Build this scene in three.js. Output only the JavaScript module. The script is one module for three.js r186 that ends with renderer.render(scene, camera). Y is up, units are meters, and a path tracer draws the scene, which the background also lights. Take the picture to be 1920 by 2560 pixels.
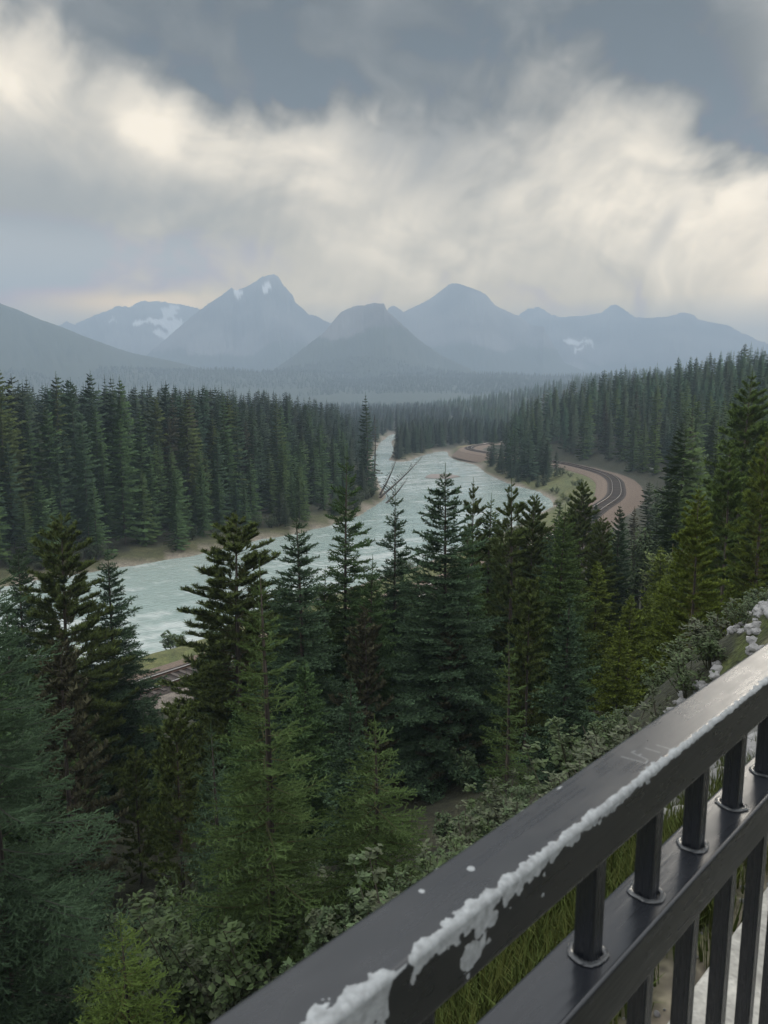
import * as THREE from 'three';
import { mergeGeometries } from 'three/addons/utils/BufferGeometryUtils.js';
import { RoundedBoxGeometry } from 'three/addons/geometries/RoundedBoxGeometry.js';

// ------------------------------------------------------------------ camera, sky, sun, exposure
const EYE = 19;                                   // metres above the river
const scene = new THREE.Scene();
const camera = new THREE.PerspectiveCamera(69.36, 0.75, 0.05, 40000);
camera.position.set(0, EYE, 0);
camera.rotation.x = -Math.atan(280 / 1850);       // looking slightly down
camera.focus = 40; camera.userData.fStop = 15;
const renderer = new THREE.WebGLRenderer({ antialias: true });
renderer.toneMapping = THREE.LinearToneMapping;
renderer.toneMappingExposure = 1.0;
renderer.shadowMap.enabled = true;
const HAZE = 0.00055, HAZE_TOP = 518;
scene.fog = new THREE.FogExp2(new THREE.Color().setRGB(0.61, 0.79, 1.0), HAZE);

// ---- numbers
const clamp = (x, a, b) => x < a ? a : x > b ? b : x;
const lerp = (a, b, t) => a + (b - a) * t;
const sstep = (a, b, x) => { const t = clamp((x - a) / (b - a), 0, 1); return t * t * (3 - 2 * t); };
function rng(seed) { let s = seed | 0; return () => { s = (s + 0x6d2b79f5) | 0; let t = Math.imul(s ^ (s >>> 15), 1 | s); t = (t + Math.imul(t ^ (t >>> 7), 61 | t)) ^ t; return ((t ^ (t >>> 14)) >>> 0) / 4294967296; }; }
function hash2(x, y) { let h = Math.imul(x, 374761393) + Math.imul(y, 668265263); h = Math.imul(h ^ (h >>> 13), 1274126177); return ((h ^ (h >>> 16)) >>> 0) / 4294967296; }
function noise(x, y) {
  const ix = Math.floor(x), iy = Math.floor(y), fx = x - ix, fy = y - iy, u = fx * fx * (3 - 2 * fx), v = fy * fy * (3 - 2 * fy);
  return lerp(lerp(hash2(ix, iy), hash2(ix + 1, iy), u), lerp(hash2(ix, iy + 1), hash2(ix + 1, iy + 1), u), v);
}
function fbm(x, y, n = 4) { let s = 0, a = 0.5, t = 0; for (let i = 0; i < n; i++) { s += a * noise(x, y); t += a; x = x * 2.03 + 17.3; y = y * 2.03 + 9.1; a *= 0.5; } return s / t; }
function curve(pts, x) {                          // smooth interpolation through [x, y] pairs
  if (x <= pts[0][0]) return pts[0][1];
  for (let i = 1; i < pts.length; i++) if (x <= pts[i][0]) { const t = (x - pts[i - 1][0]) / (pts[i][0] - pts[i - 1][0]); return lerp(pts[i - 1][1], pts[i][1], t); }
  return pts[pts.length - 1][1];
}
const mix3 = (a, b, t) => [lerp(a[0], b[0], t), lerp(a[1], b[1], t), lerp(a[2], b[2], t)];

// ---- the sky: broken storm cloud over a bright veil, seen through the valley's haze
{
  const W = 4096, H = 2048, data = new Float32Array(W * H * 4);
  const EDGE = [[-60, 21], [-40, 23], [-25.5, 22], [-20, 21], [-15, 20], [-13.6, 19.6], [-11, 18.2], [-9, 19.2], [-7.5, 20], [-3, 19.8], [0, 18.4], [4, 16.6], [8, 18.6], [11, 20.8], [15, 21.4], [18, 19.4], [20, 17], [23, 14.8], [27, 14.8], [31, 19], [36, 30], [60, 36]];
  const SOFT = [[-25, 1.9], [-12, 1.6], [-3, 1.8], [2, 2.6], [8, 4.6], [14, 5.2], [19, 3.4], [25, 1.6]];
  const SPOTS = [[-16.5, 18.2, 2.6, 1.6, 0.7], [-12, 16.5, 5, 2.4, 0.42], [-4, 17, 4.5, 2.6, 0.5], [-24, 19.6, 4, 1.8, 0.28], [14, 15, 6, 4, 0.42], [11, 18, 4, 4, 0.12], [20, 12, 5, 3.5, 0.45], [27, 11.5, 6, 5, 0.6], [2, 12, 9, 4, 0.25], [-30, 19, 8, 4, 0.5], [45, 12, 14, 8, 0.5], [-60, 14, 16, 8, 0.4]];
  for (let row = 0; row < H; row++) {
    const el = ((row + 0.5) / H - 0.5) * 180;
    for (let col = 0; col < W; col++) {
      const o = (row * W + col) * 4; data[o + 3] = 1;
      if (el < -1) { data[o] = 0.10; data[o + 1] = 0.11; data[o + 2] = 0.11; continue; }
      let az = (((col + 0.5) / W - 0.5) * 360) + 90; if (az > 180) az -= 360;
      const ax = az > 120 ? az - 0 : az, far = sstep(50, 80, Math.abs(az));
      const inView = Math.abs(az) < 45 && el < 40, oc = inView ? 6 : 3;
      const wx = fbm(ax * 0.13 + 71, el * 0.16 + 13, 3) - 0.5, wy = fbm(ax * 0.13 + 7, el * 0.16 + 53, 3) - 0.5, wa = ax + 7 * wx, we = el + 4 * wy;
      const q = fbm(wa * 0.11 + 3, we * 0.17 + 7, oc) - 0.5, q2 = fbm(wa * 0.38 + 31, we * 0.55 + 5, oc) - 0.5, virga = fbm((ax - el * 0.55) * 0.5 + 11, el * 0.09 + 2, 4) - 0.5;
      let g = 0.14 + 0.45 * q + 0.35 * q2;
      for (const [a, e, wa, we, s] of SPOTS) { const d = ((az - a) / wa) ** 2 + ((el - e) / we) ** 2; if (d < 12) g += s * Math.exp(-d) * (1 + 1.7 * q2 + 0.9 * virga); }
      const rain = (fbm((ax - el * 0.25) * 1.2 + 21, el * 0.06 + 4, 4) - 0.5) * sstep(20, 13, el); g += 0.18 * rain;
      let c = mix3([0.50, 0.493, 0.472], [0.88, 0.81, 0.705], clamp(g, 0, 1.15));
      // grey blue cloud bank on the left
      const bank = sstep(-8, -21, az + 14 * q + 5 * q2) * sstep(4.5, 8, el + 3 * q2) * sstep(19.5, 13.5, el + 5 * q + (az + 25) * 0.25);
      c = mix3(c, [0.37, 0.395, 0.415], 0.85 * bank * (1 - far));
      // warm gap under the bank
      const gap = Math.exp(-(((az + 18) / 6) ** 2) - (((el - 6.6) / 0.9) ** 2)) * clamp(0.85 + 2.2 * q2, 0, 1);
      c = mix3(c, [0.80, 0.68, 0.56], 0.8 * gap);
      c = mix3(c, [0.82, 0.74, 0.64], 0.4 * sstep(18, 28, az) * sstep(16, 9, el) * (1 - far));
      // soft grey veil below the dark mass
      const veil = Math.exp(-(((az - 3.5) / 7) ** 2) - (((el - 17.6) / 3.2) ** 2));
      c = mix3(c, [0.40, 0.41, 0.42], clamp(veil * (0.75 + 1.1 * virga), 0, 0.85));
      // small dark scud
      const scud = Math.exp(-(((az - 19.8 - (el - 11.5) * 0.5) / 0.8) ** 2) - (((el - 11.5) / 1.8) ** 2));
      c = mix3(c, [0.47, 0.47, 0.47], clamp(scud * (0.6 + 1.5 * q2), 0, 0.6));
      // the dark mass overhead
      const sf = curve(SOFT, az), edge = curve(EDGE, az) + 2.4 * q * sf + (2.6 * q2 + 2.2 * virga * (sf > 1.5 ? 1 : 0.3)), m = sstep(edge - 0.7 * sf, edge + 1.2 * sf, el);
      const dk = mix3([0.19, 0.215, 0.245], [0.36, 0.375, 0.385], clamp(0.18 + 1.1 * q + 0.7 * q2, 0, 1));
      c = mix3(c, dk, m);
      // beyond the view the cover goes on broken: grey bellies and bright gaps
      const out = Math.max(sstep(28, 42, el), sstep(34, 60, Math.abs(az)) * sstep(16, 28, el));
      if (out > 0) c = mix3(c, mix3([0.95, 1.0, 1.06], [1.75, 1.78, 1.8], sstep(0.3, 0.62, fbm(ax * 0.03 * Math.cos(el * 0.0174) + 9, el * 0.05 + 3, 5))), out);
      // glow of the sun behind thin cloud, outside the view to the right
      const glow = Math.exp(-(((az - 41) / 8.5) ** 2) - (((el - 27) / 11) ** 2)); c = [c[0] + 4.4 * glow, c[1] + 4.0 * glow, c[2] + 3.3 * glow];
      // what the air in front of it takes and adds
      const T = Math.exp(-HAZE * Math.min(HAZE_TOP / Math.max(Math.sin(el * Math.PI / 180), 0.01), 4050)), air = [0.385, 0.445, 0.515], low = 0.58 * sstep(15, 9.5, el);
      for (let k = 0; k < 3; k++) data[o + k] = Math.max(0.02, low * [1.16, 1.03, 0.84][k], (c[k] - (1 - T) * air[k]) / T);
    }
  }
  const sky = new THREE.DataTexture(data, W, H, THREE.RGBAFormat, THREE.FloatType);
  sky.mapping = THREE.EquirectangularReflectionMapping; sky.magFilter = THREE.LinearFilter; sky.needsUpdate = true;
  scene.background = sky; scene.environment = sky;
}
const sun = new THREE.DirectionalLight(new THREE.Color(1, 0.93, 0.82), 1.5);
sun.position.set(Math.sin(0.64) * Math.cos(0.43) * 300, Math.sin(0.43) * 300 + EYE, -Math.cos(0.64) * Math.cos(0.43) * 300);
sun.target.position.set(0, EYE, 0); sun.castShadow = true; sun.shadow.radius = 45;
Object.assign(sun.shadow.camera, { left: -250, right: 250, top: 250, bottom: -250, near: 1, far: 900 });
scene.add(sun, sun.target);

// ------------------------------------------------------------------ naming
const taken = new Map();
function numbered(name) { const n = taken.get(name) ?? 0; taken.set(name, n + 1); return n ? name + '_' + String(n).padStart(3, '0') : name; }
function shade(o) { o.traverse((c) => { if (c.isMesh) { c.castShadow = true; c.receiveShadow = true; } }); return o; }
function thing(o, name, label, category, group) { o.name = numbered(name); o.userData.label = label; o.userData.category = category; if (group) o.userData.group = group; scene.add(shade(o)); return o; }
function structure(o, name, label) { o.name = numbered(name); o.userData = { kind: 'structure', label }; scene.add(shade(o)); return o; }
function stuff(o, name, label, category) { o.name = numbered(name); o.userData = { kind: 'stuff', label, category }; scene.add(shade(o)); return o; }
function part(parent, geo, mat, name) { const m = new THREE.Mesh(geo, mat); m.name = name; parent.add(m); return m; }
const col = (r, g, b) => new THREE.Color().setRGB(r, g, b);
function dataTex(w, h, fn, srgb, rep) {
  const d = new Uint8Array(w * h * 4);
  for (let y = 0; y < h; y++) for (let x = 0; x < w; x++) { const v = fn(x, y), o = (y * w + x) * 4; for (let k = 0; k < 3; k++) d[o + k] = clamp(Math.round((v.length ? v[k] : v) * 255), 0, 255); d[o + 3] = 255; }
  const t = new THREE.DataTexture(d, w, h); t.magFilter = THREE.LinearFilter; t.wrapS = t.wrapT = THREE.RepeatWrapping;
  if (srgb) t.colorSpace = THREE.SRGBColorSpace; if (rep) t.repeat.set(rep, rep); t.needsUpdate = true; return t;
}
// a noise that tiles over n cells
function tnoise(x, y, n) { const w = (a) => ((a % n) + n) % n; const ix = Math.floor(x), iy = Math.floor(y), fx = x - ix, fy = y - iy, u = fx * fx * (3 - 2 * fx), v = fy * fy * (3 - 2 * fy); return lerp(lerp(hash2(w(ix), w(iy)), hash2(w(ix + 1), w(iy)), u), lerp(hash2(w(ix), w(iy + 1)), hash2(w(ix + 1), w(iy + 1)), u), v); }
const gritTex = dataTex(512, 512, (x, y) => 0.45 * tnoise(x / 4, y / 4, 128) + 0.3 * tnoise(x / 9.15, y / 9.15, 56) + 0.25 * tnoise(x / 32, y / 32, 16));

// ------------------------------------------------------------------ the lie of the land (x to the right, f forward; z = -f)
const A0 = 44.7 * Math.PI / 180, UX = Math.sin(A0), UF = Math.cos(A0);       // direction of the railing
const alongOf = (x, f) => x * UX + f * UF, awayOf = (x, f) => -x * UF + f * UX;
const fromRail = (t, s) => [t * UX - s * UF, t * UF + s * UX];
const smoothPts = (pts, n) => new THREE.CatmullRomCurve3(pts.map(([x, f]) => new THREE.Vector3(x, 0, -f)), false, 'centripetal').getSpacedPoints(n).map((p) => [p.x, -p.z]);
const TRACK = smoothPts([[-75, -30], [-50, -2], [-30, 20], [-14.2, 38.6], [3.3, 60.2], [19.5, 84], [32, 109.2], [38.5, 122.5], [43, 136], [46.6, 149.4], [48.2, 162], [47.3, 178.8], [44.8, 193], [40.8, 203], [31.6, 227], [28.3, 244.7], [32, 262.2], [42.2, 279.7], [62, 300], [100, 330]], 340);
const LEFT = [[-150, 18], [-90, 45], [-60, 62], [-39.3, 73.8], [-32.5, 80.5], [-23.4, 89.3], [-16.3, 100.7], [-12.5, 104.1], [-7.5, 112.4], [-4, 121.5], [-0.9, 134.4], [0.6, 145], [-0.6, 164.4], [-2.5, 196.9], [-3.8, 236.8], [-2.6, 297], [-1.2, 346], [4, 420]];
const RIGHT = [[12, 420], [3.2, 346], [3.6, 300], [3, 262], [0.5, 231], [7.4, 229.5], [10.1, 241.7], [15.5, 263.5], [21, 276], [23.5, 276], [22, 254.7], [23.2, 236.8], [27.4, 216.4], [26.5, 203.2], [27.1, 181.5], [28.3, 167.5], [32.4, 154.8], [31.5, 134.4], [12.8, 97], [-2.5, 75.3], [-10.4, 63.2], [-17.5, 53.3], [-24, 46], [-45, 27], [-75, 8], [-130, -20]];
const BANKS = LEFT.concat(RIGHT);
function riverDist(x, f) {                        // metres to the waterline, negative in the water
  let d = 1e9, inside = false;
  for (let i = 0, j = BANKS.length - 1; i < BANKS.length; j = i++) {
    const [ax, af] = BANKS[i], [bx, bf] = BANKS[j];
    if ((af > f) !== (bf > f) && x < ((bx - ax) * (f - af)) / (bf - af) + ax) inside = !inside;
    const ex = bx - ax, ef = bf - af, t = clamp(((x - ax) * ex + (f - af) * ef) / (ex * ex + ef * ef), 0, 1);
    d = Math.min(d, (ax + ex * t - x) ** 2 + (af + ef * t - f) ** 2);
  }
  return (inside ? -1 : 1) * Math.sqrt(d);
}
function trackDist(x, f) {                        // [metres to the track, on the railing's side of it?]
  let d = 1e9, k = 0;
  for (let i = 0; i < TRACK.length; i++) { const q = (TRACK[i][0] - x) ** 2 + (TRACK[i][1] - f) ** 2; if (q < d) { d = q; k = i; } }
  const a = TRACK[Math.max(0, k - 1)], b = TRACK[Math.min(TRACK.length - 1, k + 1)];
  const ex = b[0] - a[0], ef = b[1] - a[1], cr = ex * (f - a[1]) - ef * (x - a[0]);
  return [Math.abs(cr) / Math.hypot(ex, ef) < Math.sqrt(d) - 3 ? Math.sqrt(d) : Math.min(Math.sqrt(d), Math.abs(cr) / Math.hypot(ex, ef)), cr < 0];
}
const SLOPE = [[-1000, -1.46], [0.2, -1.46], [0.9, -1.6], [1.7, -2.35], [3, -3.7], [6, -6.9], [9, -9.2], [14, -11.6], [22, -13.9], [32, -15.5], [38, -16.3], [60, -16.5]];
function land(x, f) {
  const r = Math.hypot(x, f), s = awayOf(x, f), ledge = s - 1.1 * sstep(8.2, 11, alongOf(x, f)) * sstep(0.8, 2, s) * sstep(9, 4, s);
  const rough = (fbm(x * 0.35 + 5, f * 0.35, 3) - 0.5) * clamp((s - 1) * 0.12, 0, 0.7) + (fbm(x * 0.03, f * 0.03, 3) - 0.5) * clamp(r * 0.01, 0, 3);
  let far = 0;
  if (r > 300) far = 6 * sstep(300, 1500, r) + 36 * Math.exp(-(((x - 270) / 150) ** 2) - (((f - 760) / 210) ** 2));
  if (r > 2500) return 8;
  const [dt, right] = trackDist(x, f);
  const near = 1 - sstep(85, 135, r);
  let h;
  if (right) {
    const a = EYE + curve(SLOPE, ledge), b = 2.5 + 34 * (1 - Math.exp(-0.44 * Math.max(0, dt - 8) / 34));
    h = lerp(b, a, near);
  } else {
    const d = riverDist(x, f);
    h = d < 0 ? Math.max(-1.6, d * 0.22) : 0.55 * sstep(0, 3.5, d) + 0.5 * sstep(3, 14, d);
    if (d > 0) h = lerp(h, 2.4, sstep(15, 5, dt) * sstep(0, 6, d));
    if (d < 0) return h;
    return h + far + rough * 0.5 * sstep(0, 10, d) * sstep(3, 9, dt);
  }
  return h + far + rough * sstep(4, 10, dt);
}
// where a place shows in the photograph's frame (1920 x 2560), to keep views open
const PC = Math.cos(Math.atan(280 / 1850)), PS = Math.sin(Math.atan(280 / 1850));
function seen(x, y, f) { const d = EYE - y, fw = f * PC + d * PS, dn = d * PC - f * PS; return [960 + 1850 * x / fw, 1280 + 1850 * dn / fw]; }

// ---- ground sheet
{
  const angles = [], radii = [];
  for (let a = -62; a <= 72; a += 0.5) angles.push(a);
  for (let a = 76; a < 298; a += 6) angles.push(a);
  for (let r = 0.25; r < 5200; r *= 1.036) radii.push(r);
  const nA = angles.length, nR = radii.length, pos = new Float32Array((nA * nR + 1) * 3), colr = new Float32Array((nA * nR + 1) * 3), uv = new Float32Array((nA * nR + 1) * 2), idx = [];
  const put = (i, x, f) => {
    const y = land(x, f), s = awayOf(x, f), t = alongOf(x, f), r = Math.hypot(x, f);
    pos.set([x, y, -f], i * 3); uv.set([x / 3, f / 3], i * 2);
    const n = fbm(x * 0.5, f * 0.5, 3), n2 = fbm(x * 2.3 + 40, f * 2.3, 3);
    let c = mix3([0.030, 0.036, 0.018], [0.050, 0.048, 0.026], n);
    if (r < 2500) {
      const d = r < 600 ? riverDist(x, f) : 99;
      if (d < 0.6 + 1.6 * n && r > 30) c = mix3([0.19, 0.165, 0.13], [0.26, 0.23, 0.19], n2);
      else if (d < 6 && r > 30) c = mix3([0.065, 0.075, 0.030], [0.10, 0.095, 0.045], n);
      const [dt, right] = r < 400 ? trackDist(x, f) : [99, false];
      if (dt < (right ? 3.6 : 2.4) + 1.2 * n && r > 20) c = mix3([0.145, 0.125, 0.105], [0.20, 0.175, 0.15], n2);
      else if (!right && dt < 17 && d > 2 && f > 20 && f < 180) c = mix3([0.07, 0.095, 0.03], [0.14, 0.14, 0.05], n2);
      if (!right && f > 235 && f < 290 && x > 28) c = mix3([0.22, 0.18, 0.06], [0.17, 0.14, 0.09], n);
    }
    if (r < 14 && s > 0.1 && s < 3.4) {
      const soil = sstep(0.95, 0.7, s + 0.5 * (n2 - 0.5)) + sstep(0.62, 0.72, fbm(t * 1.1 + 9, s * 1.4, 3)) * 0.8;
      c = mix3(mix3([0.052, 0.070, 0.016], [0.085, 0.10, 0.028], n2), mix3([0.15, 0.125, 0.095], [0.23, 0.20, 0.16], n), clamp(soil, 0, 1));
    }
    colr.set(c, i * 3);
  };
  for (let j = 0; j < nR; j++) for (let i = 0; i < nA; i++) { const a = angles[i] * Math.PI / 180; put(j * nA + i, Math.sin(a) * radii[j], Math.cos(a) * radii[j]); }
  put(nA * nR, 0, 0);
  for (let i = 0; i < nA; i++) {
    const k = (i + 1) % nA; idx.push(nA * nR, k, i);
    for (let j = 0; j + 1 < nR; j++) { const a = j * nA + i, b = j * nA + k, c = a + nA, d = b + nA; idx.push(a, b, c, b, d, c); }
  }
  const g = new THREE.BufferGeometry(); g.setAttribute('position', new THREE.BufferAttribute(pos, 3)); g.setAttribute('color', new THREE.BufferAttribute(colr, 3)); g.setAttribute('uv', new THREE.BufferAttribute(uv, 2)); g.setIndex(idx); g.computeVertexNormals();
  const soilMap = dataTex(512, 512, (x, y) => { const v = 0.62 + 0.5 * (tnoise(x / 4, y / 4, 128) - 0.5) + 0.45 * (tnoise(x / 12.8, y / 12.8, 40) - 0.5) + 0.3 * (tnoise(x / 64, y / 64, 8) - 0.5); return [v, v * 0.98, v * 0.95]; });
  structure(new THREE.Mesh(g, new THREE.MeshStandardMaterial({ vertexColors: true, map: soilMap, bumpMap: gritTex, bumpScale: 0.03, roughness: 0.95, color: col(1.5, 1.5, 1.5) })), 'ground', 'valley floor and wooded slope');
}

// ---- river
{
  const pos = [], colr = [], uv = [], idx = [], key = new Map(), cell = 0.75;
  const wave = (x, f) => {
    const a = f < 70 ? 0 : 0, u = x * 0.55 + f * 0.35 + a, v = f * 0.5 - x * 0.35;
    const chop = fbm(u * 0.9, v * 1.9, 3) - 0.5, small = fbm(x * 1.7 + 7, f * 1.9 + 3, 2) - 0.5, big = fbm(x * 0.09, f * 0.07, 2);
    return (0.11 * chop + 0.05 * small) * lerp(0.15, 1.7, sstep(0.25, 0.75, big));
  };
  const vert = (i, j) => {
    const k = i + ',' + j; if (key.has(k)) return key.get(k);
    const x = i * cell, f = j * cell, n = pos.length / 3; key.set(k, n); pos.push(x, wave(x, f), -f); uv.push((x * 0.83 + f * 0.55) / 14, (f * 0.83 - x * 0.55) / 6);
    const m = fbm(x * 0.05 + 3, f * 0.03, 3), rapidSheen = sstep(0.3, 0.62, fbm(x * 0.05 + 60, f * 0.035, 2) + (f > 150 ? 0.16 : 0)), foamSheen = sstep(0.58 - 0.2 * rapidSheen, 0.85 - 0.2 * rapidSheen, fbm((x * 0.83 + f * 0.55) * 0.22, (f * 0.83 - x * 0.55) * 1.25, 4));  // pale streaks, thicker upstream: some foam, mostly sky reflection put into the colour
    const c = mix3(mix3([0.225, 0.305, 0.28], [0.335, 0.405, 0.375], m), [0.62, 0.65, 0.63], 0.65 * foamSheen); colr.push(...c); return n;
  };
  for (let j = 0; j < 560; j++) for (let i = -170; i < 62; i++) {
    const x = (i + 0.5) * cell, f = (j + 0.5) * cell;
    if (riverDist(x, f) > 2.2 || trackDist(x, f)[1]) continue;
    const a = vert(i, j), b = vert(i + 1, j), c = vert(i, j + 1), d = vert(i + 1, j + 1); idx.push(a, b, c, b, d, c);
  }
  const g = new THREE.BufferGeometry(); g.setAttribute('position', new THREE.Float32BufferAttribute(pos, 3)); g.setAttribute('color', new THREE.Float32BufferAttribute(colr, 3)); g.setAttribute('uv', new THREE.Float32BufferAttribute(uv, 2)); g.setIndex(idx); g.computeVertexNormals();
  const ripple = dataTex(512, 512, (x, y) => 0.5 * tnoise(x / 32, y / 16, 16) + 0.3 * tnoise(x / 16 + 5, y / 8, 32) + 0.2 * tnoise(x / 8, y / 4 + 3, 64));
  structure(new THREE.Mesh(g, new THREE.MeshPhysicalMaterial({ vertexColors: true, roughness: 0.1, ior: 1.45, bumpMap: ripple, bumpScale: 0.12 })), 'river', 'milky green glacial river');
}
// gravel bar in the stream
{
  const g = new THREE.SphereGeometry(1, 40, 14), p = g.attributes.position, n = new THREE.Vector3();
  for (let i = 0; i < p.count; i++) { n.fromBufferAttribute(p, i); const k = 1 + 0.5 * (fbm(n.x * 2 + 4, n.z * 2, 3) - 0.5); p.setXYZ(i, n.x * 4.2 * k, n.y * 0.42, n.z * 6 * k); }
  g.computeVertexNormals();
  const m = new THREE.Mesh(g, new THREE.MeshStandardMaterial({ color: col(0.23, 0.20, 0.18), roughness: 1, bumpMap: gritTex, bumpScale: 0.08 })); m.position.set(14.3, 0.02, -185);
  structure(m, 'gravel_bar', 'low gravel bar in the river');
}

// ------------------------------------------------------------------ mountains and ridges
const RIDGES = {};
const NEARER = 0.45;
function massif(name, label, prof, dist, width, seed, look) {
  dist *= NEARER; width *= NEARER;
  const pts = prof.slice(); const n = look.n ?? 260, m = look.m ?? 64, a0 = pts[0][0], a1 = pts[pts.length - 1][0];
  const pos = [], colr = [], idx = [];
  const surface = (az, v) => {                     // [height, distance]
    const av = Math.abs(v), i = (az - a0) / (a1 - a0), ends = sstep(0, 0.05, i) * sstep(1, 0.95, i), top = ridge(az) * lerp(look.end ?? 1, 1, ends);
    const spur = Math.abs(fbm(az * (look.spur ?? 0.7) + seed * 3, v * 2.3 + seed, 5) - 0.5) * 2, fine = fbm(az * 3 + seed, v * 10, 4) - 0.5;
    return [top * Math.pow(1 - av, look.p ?? 1.25) * (1 - (look.cut ?? 0.55) * spur * Math.pow(av, 0.7) * (1 - av) * 1.6) + top * 0.05 * fine * av * (look.rough ?? 1), dist * (1 + 0.02 * Math.sin(az * 0.9 + seed)) + v * width];
  };
  const ridge = (az) => Math.tan(curve(pts, az) * Math.PI / 180) * dist + EYE + NEARER * (look.jag ?? 0) * (fbm(az * 9 + seed, 3, 4) - 0.5);
  RIDGES[name + seed] = { surface, a0, a1 };
  for (let j = 0; j <= m; j++) for (let i = 0; i <= n; i++) {
    const az = lerp(a0, a1, i / n), v = (j / m) * 2 - 1, av = Math.abs(v), ar = az * Math.PI / 180;
    let [h, r] = surface(az, v);
    if (av > 0.985) h = -30;
    pos.push(Math.sin(ar) * r, h, -Math.cos(ar) * r);
    const alt = h / (1250 * NEARER), nn = fbm(Math.sin(ar) * r / 140 + seed, (r + h * 1.7) / 165, 5);
    let c = look.forest ? mix3([0.028, 0.042, 0.022], [0.045, 0.058, 0.03], nn) : (alt + 0.25 * (nn - 0.5) < (look.treeline ?? 0.38) ? mix3([0.03, 0.045, 0.025], [0.05, 0.06, 0.035], nn) : mix3([0.085, 0.082, 0.08], [0.19, 0.182, 0.175], sstep(0.3, 0.72, nn)));
    for (const [sa, sv, wa, wv, cut] of look.snow ?? []) { const d = ((az - sa) / wa) ** 2 + ((v - sv) / wv) ** 2; if (d < 1 && fbm(Math.sin(ar) * r / 50 + 7, (r + 2 * h) / 95, 4) > cut + 0.25 * d) c = [0.78, 0.80, 0.83]; }
    colr.push(...c);
  }
  for (let j = 0; j < m; j++) for (let i = 0; i < n; i++) { const a = j * (n + 1) + i, b = a + 1, c = a + n + 1, d = c + 1; idx.push(a, b, c, b, d, c); }
  const g = new THREE.BufferGeometry(); g.setAttribute('position', new THREE.Float32BufferAttribute(pos, 3)); g.setAttribute('color', new THREE.Float32BufferAttribute(colr, 3)); g.setIndex(idx); g.computeVertexNormals();
  return structure(new THREE.Mesh(g, new THREE.MeshStandardMaterial({ vertexColors: true, roughness: 1 })), name, label);
}
massif('mountain', 'hazy glaciered mountain behind the left peaks', [[-26, 3], [-24.4, 4.6], [-23.01, 5.25], [-22.62, 5.51], [-22.19, 5.29], [-21.26, 5.73], [-19.87, 6.16], [-19.4, 6.42], [-18.46, 6.4], [-17.65, 6.93], [-16.21, 7.09], [-14.94, 6.97], [-13.8, 6.61], [-11.88, 5.81], [-9.6, 4.4], [-8, 3]], 9000, 1900, 3, { jag: 26, n: 360, m: 110, treeline: 0.3, snow: [[-15.6, -0.17, 1.7, 0.17, 0.36], [-14.2, -0.2, 0.9, 0.12, 0.5], [-18, -0.16, 0.7, 0.05, 0.45], [-19.5, -0.1, 0.5, 0.04, 0.5], [-17.4, -0.2, 0.5, 0.05, 0.45]] });
massif('mountain', 'broad hazy mountain with a long ridge on the right', [[7, 3], [8.99, 5], [10.15, 6.44], [10.67, 6.75], [11.51, 6.78], [12.36, 6.14], [13.03, 5.87], [14.67, 5.94], [15.94, 6.3], [16.56, 6.83], [17.02, 6.87], [17.53, 6.49], [18.19, 5.92], [19.44, 5.68], [20.53, 5.7], [21.4, 5.96], [22.16, 5.83], [22.49, 5.52], [24.26, 5.21], [25.31, 4.55], [26.63, 3.82], [28.85, 2.9], [32, 2], [36, 1]], 9000, 1900, 5, { jag: 22, n: 380, m: 100, treeline: 0.3, snow: [[14.2, -0.22, 0.9, 0.03, 0.3], [14.6, -0.3, 0.6, 0.03, 0.42], [15.2, -0.26, 0.7, 0.03, 0.5]] });
massif('mountain', 'tall rugged peak with small snow patches left of centre', [[-21, 0.6], [-18.51, 2.14], [-17, 3.69], [-14.66, 5.52], [-11.94, 7.64], [-11.26, 8.25], [-10.95, 8.06], [-10.27, 8.33], [-9.07, 8.94], [-8.22, 9.05], [-7.81, 8.78], [-7.56, 8.3], [-6.81, 7.5], [-6.64, 7.02], [-5.88, 6.51], [-5.7, 6.26], [-5.19, 6.26], [-4, 5.78], [-2.42, 4.18], [-0.61, 2.26], [1, 0.8]], 7200, 1500, 11, { jag: 16, n: 360, m: 90, snow: [[-10.8, -0.03, 0.5, 0.04, 0.3], [-8.7, -0.07, 0.35, 0.03, 0.2], [-4.6, -0.32, 0.3, 0.09, 0.3]] });
massif('mountain', 'steep pyramid shaped mountain right of centre', [[-2.6, 2.6], [-0.6, 5.06], [0.36, 6.72], [0.78, 6.86], [1.47, 6.46], [3.48, 7.62], [4.84, 8.57], [5.1, 8.6], [5.52, 8.51], [7.61, 7.57], [8.3, 6.82], [10.16, 6.19], [10.88, 5.6], [11.87, 5.41], [12.57, 4.08], [13.46, 2.66], [14.97, 2.06], [16.48, 1.7], [19, 0.8]], 7000, 1500, 17, { jag: 8, n: 360, m: 80, cut: 0.4 });
massif('mountain', 'flat topped mountain in the centre', [[-10.5, 1.2], [-8.37, 2.26], [-6.46, 3.48], [-4.52, 5.02], [-3.28, 6.62], [-2.25, 7.06], [-1.4, 7.05], [-0.69, 7.12], [0, 6.98], [0.33, 6.37], [1.57, 5.38], [2.63, 4.53], [4.54, 3.29], [6.67, 2.24], [9, 1]], 4900, 900, 23, { jag: 10, n: 300, m: 80, cut: 0.4, treeline: 0.36 });
massif('forested_ridge', 'dark wooded mountainside falling from the left', [[-40, 8.8], [-30.07, 7.88], [-26.71, 6.47], [-25.63, 6.14], [-24.34, 5.49], [-21.85, 4.43], [-18.44, 3.41], [-15.7, 2.75], [-13.16, 2.2], [-11, 1.6], [-8, 0.8]], 4600, 1200, 31, { jag: 3, n: 300, forest: true, cut: 0.35 });
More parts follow.
